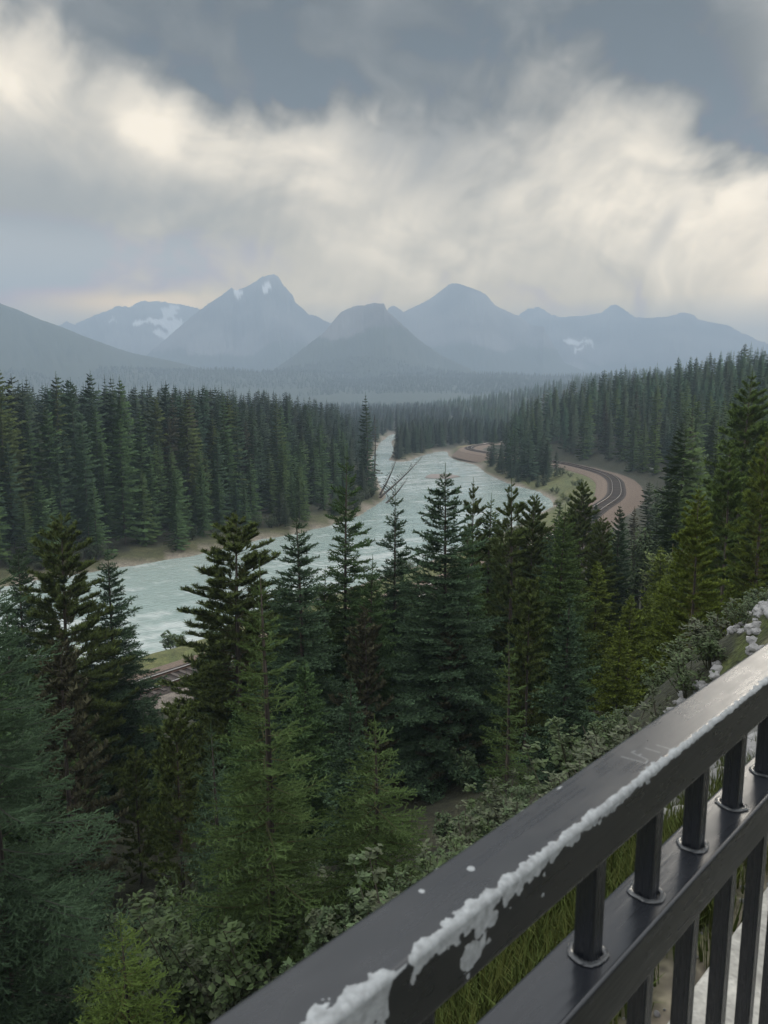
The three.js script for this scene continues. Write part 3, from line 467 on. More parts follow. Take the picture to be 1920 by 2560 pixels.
// ------------------------------------------------------------------ forest across the river, on the island and on the right-hand hill
{
  const R = rng(900), found = [], D2R = Math.PI / 180;
  const LIMIT = [[-300, 1760], [1250, 1720], [1320, 1440], [1480, 1320], [1590, 1260], [1640, 1170], [1680, 1090], [1730, 980], [1800, 880], [2200, 780]];
  for (let r = 44; r < 1500;) {
    const gap = r < 130 ? 3.8 : r < 300 ? 4.3 : 4.7 + (r - 300) * 0.016, da = gap / r / D2R;
    for (let az = -33; az < 36; az += da) {
      const a = (az + (R() - 0.5) * da) * D2R, rr = r + (R() - 0.5) * gap, x = Math.sin(a) * rr, f = Math.cos(a) * rr, k = R(), k2 = R(), k3 = R();
      const d = rr < 700 ? riverDist(x, f) : 99; if (d < 1.9) continue;
      const [dt, right] = rr < 420 ? trackDist(x, f) : [99, x > 60]; if (dt < (right ? 9.5 : 8) && rr < 420) continue;
      let h, zone;
      const onLeft = !right && x < 1 && f > 60 && (x < -2.5 || f > 400) && awayOf(x, f) > 70 - 0.2 * f && d < 400;
      if (right) {
        zone = 'hill'; h = lerp(8, 14.5, k); if (rr < 70) h = lerp(6, 12, k);
        if (f < 150) { const [px, py] = seen(x, land(x, f) + h, f); if (py < curve(LIMIT, px)) { h *= 0.55; const q = seen(x, land(x, f) + h, f); if (q[1] < curve(LIMIT, q[0])) continue; } }
        if (f > 246 && f < 290 && x > 28 && x < 50 && dt < 13) continue;
      } else if (f > 292 || (x > -1.5 && x < 22 && f > 226 && f < 420)) { zone = 'far'; h = lerp(6, 10, k) + (rr > 500 ? 1.5 : 0); if (f > 228 && f < 292 && x > 22) continue; }
      else if (x > 14 && f > 158) { zone = 'strip'; h = lerp(7, 13.5, k); if (d < 5) h *= 0.5; if (f < 172) h *= 0.7; if (f > 232) continue; }
      else if (x < 4 && riverSide(x, f)) { zone = 'left'; h = d < 8 ? lerp(5, 12, k) : d < 14 ? lerp(10, 18, k) : lerp(12.5, 22, Math.pow(k, 0.75)); h *= lerp(1, 0.76, sstep(-50, -4, x)); if (d < 4 && k2 < 0.4) continue; }
      else continue;
      const front = zone === 'left' ? Math.exp(-d / 22) : zone === 'hill' ? Math.exp(-Math.max(0, dt - 8) / 70) : zone === 'strip' ? 0.8 : Math.exp(-Math.max(0, d) / 12) * 0.8;
      found.push({ x, f, h, zone, d, k2, k3, rr, score: (h / rr) * front * (seen(x, 10, f)[0] > -60 && seen(x, 10, f)[0] < 1980 ? 1 : 0.1) });
    }
    r += gap;
  }
  function riverSide(x, f) { for (let i = 1; i < LEFT.length; i++) if (f <= LEFT[i][1] || i === LEFT.length - 1) { const t = (f - LEFT[i - 1][1]) / (LEFT[i][1] - LEFT[i - 1][1]); return x < lerp(LEFT[i - 1][0], LEFT[i][0], t); } return false; }
  found.sort((a, b) => b.score - a.score);
  const SAY = {
    left: [['spruce_tree', 'tall TONE spruce in the dense forest along the far bank', 'tall TONE spruces on the far bank'], ['spruce_tree', 'shorter TONE spruce standing at the front of the far bank forest', 'short TONE spruces on the far bank']],
    hill: [['pine_tree', 'TONE conifer in the dense wood on the hillside right of the track', 'TONE conifers on the right hillside'], ['pine_tree', 'paler green conifer among the dark wood right of the track', 'pale conifers on the right hillside']],
    strip: [['spruce_tree', 'dark spruce on the strip between the river and the far track', 'spruces between river and track'], ['spruce_tree', 'small dark spruce at the waterline between river and track', 'small spruces between river and track']],
    far: [['spruce_tree', 'distant hazy spruce where the river forks', 'spruces around the river fork'], ['spruce_tree', 'distant hazy spruce where the river forks', 'spruces around the river fork']],
  };
  const rest = FAR.map(() => []);
  found.forEach((t, i) => {
    const short = t.zone === 'left' ? t.h < 13 : t.zone === 'hill' ? t.k2 > 0.72 : t.zone === 'strip' ? t.h < 7 : false, v = Math.floor(t.k3 * FAR.length);
    if (i < 270) {
      const [name, label, group] = SAY[t.zone][short ? 1 : 0], mat = t.zone === 'left' ? (short ? [GREEN.spruce, GREEN.mid, GREEN.spruce][Math.floor(t.k2 * 3)] : t.k2 < 0.07 ? GREEN.dull : t.k2 < 0.4 ? GREEN.blue : t.k2 < 0.75 ? GREEN.spruce : GREEN.olive) : t.zone === 'hill' ? (short ? GREEN.fresh : t.k2 < 0.06 ? GREEN.dull : t.k2 < 0.5 ? GREEN.pine : GREEN.mid) : GREEN.spruce;
      tree(name, label.replace('TONE', TONE.get(mat)), group.replace('TONE', TONE.get(mat)), t.x, t.f, t.h, FAR[v], 20, mat, { trunk: FARTRUNK, wide: lerp(0.85, 1.35, t.k2) * (t.h < 12 ? 1.3 : 1), thick: 0.5 });
    } else rest[v].push(t);
  });
  const forest = new THREE.Group(), m4 = new THREE.Matrix4(), q = new THREE.Quaternion(), up = new THREE.Vector3(0, 1, 0), c = new THREE.Color();
  rest.forEach((list, v) => {
    const im = new THREE.InstancedMesh(FAR[v], needle(1, 1, 1), list.length); im.name = 'crowns'; im.userData = { kind: 'stuff' };
    list.forEach((t, i) => { const w = lerp(0.9, 1.4, t.k2) * (t.h < 12 ? 1.3 : 1) * t.h / 20; m4.compose(new THREE.Vector3(t.x, land(t.x, t.f), -t.f), q.setFromAxisAngle(up, t.k2 * 40), new THREE.Vector3(w, t.h / 20, w)); im.setMatrixAt(i, m4); const e = 0.75 + 0.6 * ((t.k3 * 7.3) % 1), warm = 0.85 + 0.5 * ((t.k2 * 5.7) % 1); const pine = t.zone === 'hill' ? 1.9 : 1; im.setColorAt(i, c.setRGB(0.040 * e * warm * pine, 0.068 * e * pine, 0.036 * e * pine)); });  // hill crowns lightened: pine tone plus haze and sunlight put into the colour
    forest.add(im);
  });
  stuff(forest, 'forest', 'dense conifer forest filling the valley behind the nearer trees', 'forest');
  // the woods on the far ridges, a tree too small to pick out
  const T = new Tris(), R2 = rng(77); for (let i = 0; i < 26; i++) { const y = 1 - i / 27, l = 0.05 + 0.16 * (1 - y), a = R2() * 6.28, k = 0.7 + 0.6 * R2(); T.tri([0, y + 0.06, 0], [Math.cos(a - 0.8) * l, y - 0.09, Math.sin(a - 0.8) * l], [Math.cos(a + 0.8) * l, y - 0.09, Math.sin(a + 0.8) * l], [k, k, k]); }
  const places = [];
  for (const [key, n, v0] of [['forested_ridge41', 7000, -0.5], ['forested_ridge47', 7000, -0.5], ['forested_ridge37', 1500, -0.5]]) {
    const s = RIDGES[key], Q = rng(n + 3);
    for (let i = 0; i < n; i++) { const az = lerp(Math.max(s.a0, -32), Math.min(s.a1, 32), Q()), v = v0 * Math.pow(Q(), 1.6), [h, r] = s.surface(az, v); places.push([Math.sin(az * D2R) * r, h - 1, -Math.cos(az * D2R) * r, lerp(5.5, 11, Q())]); }
  }
  const im = new THREE.InstancedMesh(T.geo(), needle(0.060, 0.085, 0.05), places.length);
  places.forEach(([x, y, z, h], i) => { m4.compose(new THREE.Vector3(x, y, z), q.setFromAxisAngle(up, i), new THREE.Vector3(h * 1.2, h, h * 1.2)); im.setMatrixAt(i, m4); });
  stuff(im, 'ridge_forest', 'far woods covering the blue ridges of the valley', 'forest');
}
// leaning and dying spruces on the point of the far bank
{
  const lean = (label, x, f, h, tilt, geo, mat, wide) => { const g = new THREE.Group(), k = h / 20; const t = part(g, FARTRUNK, greyBark, 'trunk'); t.scale.set(2.6, h / 10, 2.6); const c = part(g, geo, mat, 'crown'); c.scale.set(k * wide, k, k * wide); g.position.set(x, land(x, f) - 0.1, -f); g.rotation.set(0.05, 0, tilt); thing(g, 'leaning_spruce', label, 'tree'); };
  lean('long spruce leaning far out over the river from the far bank', -1.0, 143, 11.5, -0.8, FAR.dead, GREEN.dull, 2.0);
  lean('shorter leaning spruce just above the longest leaning spruce', -0.9, 147, 8.6, -0.42, FAR.dead, GREEN.dull, 2.0);
  lean('low spruce leaning almost into the water below the longest leaning spruce', 0.2, 137, 6.5, -0.7, FAR.dead, GREEN.dull, 1.8);
  for (const [x, f, hh, v] of [[33.5, 171, 12.5, 0], [36.2, 176, 14, 3], [31.8, 180, 11.5, 1], [38.2, 184, 13, 0], [34.6, 188, 12, 4], [37, 195, 12.5, 3], [33, 199, 11, 1], [30.5, 206, 11, 0], [35.6, 204, 12, 2]]) if (trackDist(x, f)[0] > 6) tree('spruce_tree', 'taller dark spruce on the strip hiding the far part of the track', 'tall spruces hiding the far track', x, f, hh, FAR[v], 20, GREEN.blue, { trunk: FARTRUNK, wide: 1.5, thick: 0.5 });
  lean('upright thin dying spruce at the point of the far bank', -2.2, 150, 15.5, -0.02, FAR.dead, GREEN.dull, 2.2);
  lean('tall ragged spruce standing highest at the point of the far bank', -3.4, 146, 19.5, 0.01, FAR[1], GREEN.dark, 1.0);
}

// ------------------------------------------------------------------ railway
{
  const pts = TRACK.map(([x, f]) => new THREE.Vector3(x, 3.0, -f)), path = new THREE.CatmullRomCurve3(pts), L = path.getLength();
  const N = 620, C = path.getSpacedPoints(N), side = C.map((p, i) => { const a = C[Math.max(0, i - 1)], b = C[Math.min(N, i + 1)]; const d = new THREE.Vector3().subVectors(b, a).normalize(); return new THREE.Vector3(-d.z, 0, d.x); });
  const sweep = (prof, close) => {              // profile of [across, up]
    const pos = [], idx = [], uv = [], m = prof.length; let run = 0;
    for (let i = 0; i <= N; i++) { if (i) run += C[i].distanceTo(C[i - 1]); prof.forEach(([a, u], k) => { pos.push(C[i].x + side[i].x * a, C[i].y + u, C[i].z + side[i].z * a); uv.push(a / 2, run / 2); }); }
    for (let i = 0; i < N; i++) for (let k = 0; k < (close ? m : m - 1); k++) { const a = i * m + k, b = i * m + ((k + 1) % m), c = a + m, d = b + m; idx.push(a, c, b, b, c, d); }
    const g = new THREE.BufferGeometry(); g.setAttribute('position', new THREE.Float32BufferAttribute(pos, 3)); g.setAttribute('uv', new THREE.Float32BufferAttribute(uv, 2)); g.setIndex(idx); const f = g.toNonIndexed(); f.computeVertexNormals(); return f;
  };
  const stoneTex = (a, b) => dataTex(512, 512, (x, y) => { const n = tnoise(x / 4, y / 4, 128), m = tnoise(x / 16, y / 16, 32), t = clamp(0.6 * n + 0.4 * m, 0, 1); return mix3(a, b, t); }, true);
  const ballast = new THREE.Mesh(sweep([[-5.6, -2.4], [-3.6, -0.5], [-2.6, -0.12], [-1.75, -0.02], [1.75, -0.02], [2.6, -0.12], [4.6, -0.5], [6.2, -1.1]]), new THREE.MeshStandardMaterial({ map: stoneTex([0.30, 0.26, 0.23], [0.62, 0.54, 0.47]), bumpMap: gritTex, bumpScale: 0.06, roughness: 1 }));
  structure(ballast, 'ballast_bed', 'brown gravel ballast shoulders under the track');
  const inner = new THREE.Mesh(sweep([[-1.62, 0.0], [-1.5, 0.035], [1.5, 0.035], [1.62, 0.0]]), new THREE.MeshStandardMaterial({ map: stoneTex([0.16, 0.14, 0.13], [0.36, 0.32, 0.29]), bumpMap: gritTex, bumpScale: 0.05, roughness: 1 }));
  structure(inner, 'track_ballast', 'dark oily ballast between the rails');
  const track = new THREE.Group(), steel = new THREE.MeshStandardMaterial({ color: col(0.50, 0.48, 0.46), metalness: 0.9, roughness: 0.3 }), rust = new THREE.MeshStandardMaterial({ color: col(0.10, 0.06, 0.04), roughness: 0.9 });
  for (const s of [-0.7525, 0.7525]) {
    const r = part(track, sweep([[s - 0.075, 0.10], [s - 0.075, 0.115], [s - 0.014, 0.13], [s - 0.014, 0.225], [s + 0.014, 0.225], [s + 0.014, 0.13], [s + 0.075, 0.115], [s + 0.075, 0.10]], true), rust, 'rail');
    part(r, sweep([[s - 0.037, 0.225], [s - 0.037, 0.258], [s - 0.028, 0.265], [s + 0.028, 0.265], [s + 0.037, 0.258], [s + 0.037, 0.225]], true), steel, 'rail_head');
  }
  const tie = new RoundedBoxGeometry(2.6, 0.16, 0.23, 1, 0.02), woods = [0.05, 0.065, 0.08].map((v) => new THREE.MeshStandardMaterial({ color: col(v * 1.1, v * 0.92, v * 0.8), roughness: 1 })), R = rng(44), far = [];
  const all = []; for (let d = 0; d < L; d += 0.58) { const p = path.getPointAt(d / L), t = path.getTangentAt(d / L); all.push([p, t, p.x * p.x + p.z * p.z]); }
  const vis = all.filter(([p]) => p.z < -30 && p.z > -290).sort((a, b) => a[2] - b[2]), near = new Set(vis.filter(([p]) => (p.z > -62) || (p.z < -100 && p.z > -205)).slice(0, 290));
  for (const e of all) {
    const [p, t] = e, turn = Math.atan2(t.x, t.z) + (R() - 0.5) * 0.02;
    if (near.has(e)) { const m = part(track, tie, woods[Math.floor(R() * 3)], 'sleeper'); m.position.set(p.x, p.y + 0.03, p.z); m.rotation.y = turn; }
    else { const g = new THREE.BoxGeometry(2.6, 0.16, 0.23); g.rotateY(turn); g.translate(p.x, p.y + 0.03, p.z); far.push(g); }
  }
  const fm = part(track, mergeGeometries(far), woods[1], 'sleepers'); fm.userData.kind = 'stuff';
  thing(track, 'railway_track', 'single railway track curving along the river and out of sight', 'railway track');
  // a white board on a leaning post beside the bend
  const s = new THREE.Group(), white = new THREE.MeshStandardMaterial({ color: col(0.78, 0.78, 0.76), roughness: 0.6 });
  const post = part(s, new THREE.CylinderGeometry(0.05, 0.06, 3.2, 8), greyBark, 'post'); post.position.set(-0.1, 1.6, 0); post.rotation.z = 0.06;
  const bd = part(s, new RoundedBoxGeometry(0.9, 0.34, 0.04, 2, 0.015), white, 'board'); bd.position.set(0, 1.1, 0.08); bd.rotation.z = 0.12;
  s.position.set(58, land(58, 160), -160); s.rotation.y = -0.3; thing(s, 'trackside_marker', 'small white marker board beside the track bend, at the wood edge', 'sign');
}

// ------------------------------------------------------------------ undergrowth and small conifers on the slope below the railing
{
  const R = rng(555), near = [];
  const LIMIT = [[-300, 1470], [80, 1490], [200, 1620], [290, 1745], [480, 1745], [540, 1560], [700, 1500], [820, 1440], [960, 1430], [1080, 1410], [1250, 1380], [1330, 1335], [1440, 1330], [1560, 1330], [1640, 1330], [1760, 1290], [2300, 1200]];
  // filler conifers, kept below the open views
  const kinds = [['spruceA', 'dark', 0.9], ['spruceB', 'blue', 1], ['spruceA', 'spruce', 0.9], ['pineA', 'olive', 0.8], ['pineB', 'dull', 1], ['spruceC', 'mid', 1.1]];
  let made = 0;
  for (let k = 0; k < 6000 && made < 125; k++) {
    const s = lerp(8, 36, Math.pow(R(), 0.8)), t = lerp(-22, 34, R()), [x, f] = fromRail(t, s), kk = kinds[Math.floor(R() * kinds.length)], u = R();
    if (f < 13.5 || (t > 7 && s < 12 && R() < 0.6) || trackDist(x, f)[0] < 6.5) continue;
    const y = land(x, f), h = lerp(2.2, 10.5, u), [px, py] = seen(x, y + h, f), over = py - curve(LIMIT, px); if (px < -150 || px > 2070 || over < 10 || over > 330) continue;
    if (near.some(([a, b]) => Math.hypot(a - x, b - f) < 1.8)) continue;
    near.push([x, f]); made++;
    const green = px > 1450 ? (u > 0.5 ? GREEN.fresh : GREEN.yellow) : GREEN[kk[1]], sort = kk[0].startsWith('pine') ? 'pine' : 'spruce';
    tree(kk[0].startsWith('pine') ? 'pine_tree' : 'spruce_tree', px > 1500 ? `smaller ${TONE.get(green)} ${sort} in the thicket below the right part of the railing` : px < 640 ? `smaller ${TONE.get(green)} ${sort} in the shaded thicket at the lower left` : `smaller ${TONE.get(green)} ${sort} in the thicket between the tall trees and the railing`, `small ${TONE.get(green)} ${sort}s ` + (px > 1500 ? 'below the right of the railing' : px < 640 ? 'in the lower left thicket' : 'in the middle thicket'), x, f, h, LOW[kk[0]], 10, green, { wide: kk[2] * lerp(1, 1.35, 1 - h / 9) });
  }
  // a loose row standing just before the track
  const over = [[-200, 1650], [285, 1737], [425, 1688], [1060, 1478], [1496, 1268]];
  for (let X = 500, i = 0; X < 1500; X += 30, i++) {
    const Y = curve(over, X) - lerp(5, 85, R()), dep = lerp(0.55, 0.86, R()) * curve([[285, 38], [1060, 60], [1500, 105]], X), dn = (Y - 1280) / 1850, k = dep / (PC - dn * PS), x = (X - 960) / 1850 * k, top = EYE - (PS + dn * PC) * k, kk = kinds[Math.floor(R() * kinds.length)];
    if (trackDist(x, dep)[0] < 4) continue;
    tree(kk[0].startsWith('pine') ? 'pine_tree' : 'spruce_tree', `${TONE.get(GREEN[kk[1]])} ${kk[0].startsWith('pine') ? 'pine' : 'spruce'} in the loose row hiding the track in the middle`, `${TONE.get(GREEN[kk[1]])} ${kk[0].startsWith('pine') ? 'pines' : 'spruces'} just before the track`, x, dep, top - land(x, dep), LOW[kk[0]], 10, GREEN[kk[1]], { wide: kk[2] * 1.15 });
  }
  // shrubs
  let n = 0;
  for (let k = 0; k < 3000 && n < 88; k++) {
    const s = lerp(1.7, 37, Math.pow(R(), 1.35)), t = lerp(-20, 36, R()), [x, f] = fromRail(t, s), u = R(), v = R();
    if (f < 4 || (t > 6.5 && s < 4.5) || trackDist(x, f)[0] < 5.6) continue;
    const h = lerp(0.6, 1.9, u) * (s < 3 ? 0.4 : s < 6 ? (t > 3 ? 0.42 : 0.6) : 1), y = land(x, f), [px, py] = seen(x, y + h, f); if (px < -100 || px > 2020 || py < 1300 || py > 2750 || (f < 7 && px < 1000)) continue;
    n++;
    const right = px > 1350; const mat = [LEAF.green, LEAF.grey, LEAF.poplar, LEAF.green][Math.floor(v * 4)];
    bush(right ? 'leafy green shrub in the brush below the right part of the railing' : mat === LEAF.grey ? 'grey green willow shrub in the shaded undergrowth at the lower left' : 'leafy shrub in the shaded undergrowth below the spruces', x, f, h, h * lerp(0.7, 1.1, R()), Math.floor(R() * 3), mat, right ? 'shrubs below the right of the railing' : mat === LEAF.grey ? 'willow shrubs in the undergrowth' : 'leafy shrubs in the undergrowth');
  }
  for (let i = 0; i < 64; i++) { const t = lerp(4.2, 16, R()), s = lerp(2.5, 8, R()), [x, f] = fromRail(t, s), hh = lerp(0.45, 1.0, R()); if (t > 7.5 && s < 3.4 && R() < 0.8) continue; bush('leafy green shrub in the brush below the right part of the railing', x, f, hh, hh * lerp(1, 1.5, R()), i % 3, [LEAF.green, LEAF.poplar, LEAF.grey, LEAF.green][i % 4], 'shrubs below the right of the railing'); }
  for (let i = 0; i < 34; i++) { const f = lerp(8, 15, R()), x = lerp(-0.42, -0.16, R()) * f, hh = lerp(0.8, 1.8, R()); bush('leafy shrub in the shaded undergrowth below the spruces', x, f, hh, hh * lerp(0.8, 1.2, R()), i % 3, [LEAF.green, LEAF.poplar, LEAF.grey, LEAF.green][i % 4], 'leafy shrubs in the undergrowth'); }
  for (const [x, f, hh, m] of [[0.55, 6.9, 0.8, 'green'], [0.95, 7.6, 0.9, 'grey'], [0.2, 7.9, 0.7, 'green'], [1.5, 7.2, 0.7, 'poplar'], [1.2, 8.8, 1.0, 'green'], [0.75, 8.4, 0.8, 'poplar'], [1.8, 9.4, 1.0, 'grey']]) bush('low shrub close behind the railing in the middle', x, f, hh, hh * 1.1, (Math.round(x * 10)) % 3, LEAF[m], 'low shrubs close behind the railing');
  bush('rust brown withered shrub between the rounded pine and the young light green spruce', -3.4, 16.5, 1.5, 1.0, 2, LEAF.rust);
  // broadleaved trees at the right
  const broad = (label, x, f, h, w, mat) => { const g = new THREE.Mesh(BROAD, mat); g.scale.set(w, h, w); g.position.set(x, land(x, f) - 0.05, -f); g.rotation.y = x; thing(g, 'poplar_tree', label, 'tree'); };
  broad('pale poplar at the wood edge, right of the track bend', 26, 66, 9, 7, LEAF.poplar);
  broad('leafy poplar left of the tall pale pine', 19.5, 47, 8.5, 6.5, LEAF.poplar);
  broad('low poplar below the track bend', 15.2, 42, 6.5, 6, LEAF.green);
  broad('bright leafy poplar behind the bright young pine', 13, 33, 6, 5.5, LEAF.bright);
  broad('tall poplar at the right edge among the pale pines', 31, 62, 13, 9, LEAF.poplar);
  broad('grey green poplar higher on the right slope', 36, 80, 11, 8, LEAF.poplar);
  // willows along the far waterline
  for (let i = 0, c = 0; i < 400 && c < 52; i++) {
    const q = R() * 9 + 3, j = Math.floor(q), fr = q - j, x0 = lerp(LEFT[j][0], LEFT[j + 1][0], fr), f0 = lerp(LEFT[j][1], LEFT[j + 1][1], fr), x = x0 - 1 - R() * 4, f = f0 + 2 + R() * 4; if (riverDist(x, f) < 2) continue; c++;
    bush('low willow shrub at the foot of the far bank forest', x, f, lerp(1.2, 2.8, R()), lerp(1.6, 3, R()), Math.floor(R() * 3), [LEAF.green, LEAF.grey, LEAF.green][Math.floor(R() * 3)], 'willows along the far bank');
  }
  for (let i = 0, c = 0; i < 2500 && c < 62; i++) {
    const f = c < 36 ? lerp(38, 100, R()) : lerp(100, 232, R()), k = TRACK.findIndex((p) => p[1] > f), x = TRACK[k][0] - lerp(6, 22, R()); if (riverDist(x, f) < 1.0 || trackDist(x, f)[0] < 4.6) continue; c++;
    bush('green shrub between the bend of the track and the river', x, f, lerp(0.9, 2.4, R()), lerp(1.2, 2.8, R()), Math.floor(R() * 3), [LEAF.green, LEAF.poplar, LEAF.bright][Math.floor(R() * 2.4)], 'shrubs between track and river');
  }
}

// ------------------------------------------------------------------ rubble, grass and pebbles beside the railing
{
  const R = rng(808), shapes = [];
  for (let k = 0; k < 5; k++) { const g = new THREE.IcosahedronGeometry(1, 1), p = g.attributes.position; for (let i = 0; i < p.count; i++) { const x = p.getX(i), y = p.getY(i), z = p.getZ(i), q = 0.72 + 0.55 * hash2(Math.round(x * 50) + k * 97, Math.round(y * 50) * 7 + Math.round(z * 50)); p.setXYZ(i, x * q, y * q * 0.72, z * q * 0.85); } g.computeVertexNormals(); shapes.push(g); }
  const mats = [0.30, 0.40, 0.50].map((v, i) => new THREE.MeshStandardMaterial({ color: col(v, v * 0.98, v * (0.93 + 0.03 * i)), roughness: 0.95, bumpMap: gritTex, bumpScale: 0.01 }));
  const list = [];
  for (let i = 0; i < 1500; i++) { const t = lerp(3.3, 13, R()), s = lerp(1.15, 3.6, R()) + (t - 3) * 0.05; if (fbm(t * 0.8 + 3, s * 1.5, 3) < (t > 7.5 ? 0.34 : 0.44)) continue; const [x, f] = fromRail(t, s), size = lerp(0.035, 0.10, Math.pow(R(), 1.6)); list.push([x, f, size]); }
  list.sort((a, b) => b[2] / Math.hypot(b[0], b[1]) - a[2] / Math.hypot(a[0], a[1]));
  const rest = [];
  list.forEach(([x, f, size], i) => {
    const y = land(x, f) + size * 0.3;
    if (i < 220) { const m = new THREE.Mesh(shapes[i % 5], mats[i % 3]); m.scale.setScalar(size); m.position.set(x, y, -f); m.rotation.set(R(), R() * 6, R()); thing(m, 'rubble_stone', 'pale broken stone in the rubble on the bank behind the railing', 'stone', 'rubble stones behind the railing'); }
    else { const g = shapes[i % 5].clone(); g.rotateY(R() * 6); g.scale(size, size, size); g.translate(x, y, -f); rest.push(g); }
  });
  stuff(new THREE.Mesh(mergeGeometries(rest), mats[1]), 'rubble', 'smaller pale rubble on the bank behind the railing', 'rubble');
  // pebbles in the bare soil
  const peb = new THREE.InstancedMesh(shapes[0], mats[2], 700), m4 = new THREE.Matrix4(), q = new THREE.Quaternion(), e = new THREE.Euler();
  for (let i = 0; i < 700; i++) { const t = lerp(0.2, 4.5, R()), s = lerp(0.6, 1.15, Math.pow(R(), 1.4)), [x, f] = fromRail(t, s), z = lerp(0.003, 0.012, Math.pow(R(), 3)); m4.compose(new THREE.Vector3(x, land(x, f) + z * 0.3, -f), q.setFromEuler(e.set(R() * 3, R() * 6, 0)), new THREE.Vector3(z, z, z)); peb.setMatrixAt(i, m4); }
  stuff(peb, 'pebbles', 'small pebbles in the bare soil under the railing', 'pebbles');
  // grass
  const tuft = new Tris(), Q = rng(12);
  for (let i = 0; i < 9; i++) { const a = Q() * 6.28, l = lerp(0.08, 0.2, Q()), b = lerp(0.1, 0.6, Q()), p = [Math.cos(a) * 0.02, 0, Math.sin(a) * 0.02], mid = [Math.cos(a) * l * b * 0.4, l * 0.6, Math.sin(a) * l * b * 0.4], tip = [Math.cos(a) * l * b, l * (1 - 0.3 * b), Math.sin(a) * l * b], w = [-Math.sin(a) * 0.0022, 0, Math.cos(a) * 0.0022], k = lerp(0.7, 1.3, Q()), kk = [k * lerp(0.9, 1.25, Q()), k, k * 0.8]; tuft.tri(add3(p, w), add3(p, w, -1), add3(mid, w), kk); tuft.tri(add3(mid, w), add3(p, w, -1), add3(mid, w, -1), kk); tuft.tri(add3(mid, w), add3(mid, w, -1), tip, kk); }
  const spots = [];
  for (let i = 0; i < 34000; i++) { const t = lerp(-0.3, 15, Math.pow(R(), 1.5)), s = lerp(0.6, 2.4, R()), [x, f] = fromRail(t, s), n2 = fbm(x * 2.3 + 40, f * 2.3, 3), soil = sstep(0.95, 0.7, s + 0.5 * (n2 - 0.5)) + sstep(0.62, 0.72, fbm(t * 1.1 + 9, s * 1.4, 3)) * 0.8; if (R() < soil * 1.15 - 0.06 || (t > 3.2 && s > 1.05 && R() < 0.85)) continue; spots.push([x, f, lerp(0.5, 1.15, R()) * (s > 1.4 ? 1.35 : 0.9)]); }
  const im = new THREE.InstancedMesh(tuft.geo(), needle(0.060, 0.080, 0.024), spots.length);
  spots.forEach(([x, f, k], i) => { m4.compose(new THREE.Vector3(x, land(x, f) - 0.005, -f), q.setFromEuler(e.set((R() - 0.5) * 0.4, R() * 6, (R() - 0.5) * 0.4)), new THREE.Vector3(k, k, k)); im.setMatrixAt(i, m4); });
  stuff(im, 'grass', 'uneven green grass on the verge behind the railing', 'grass');
}

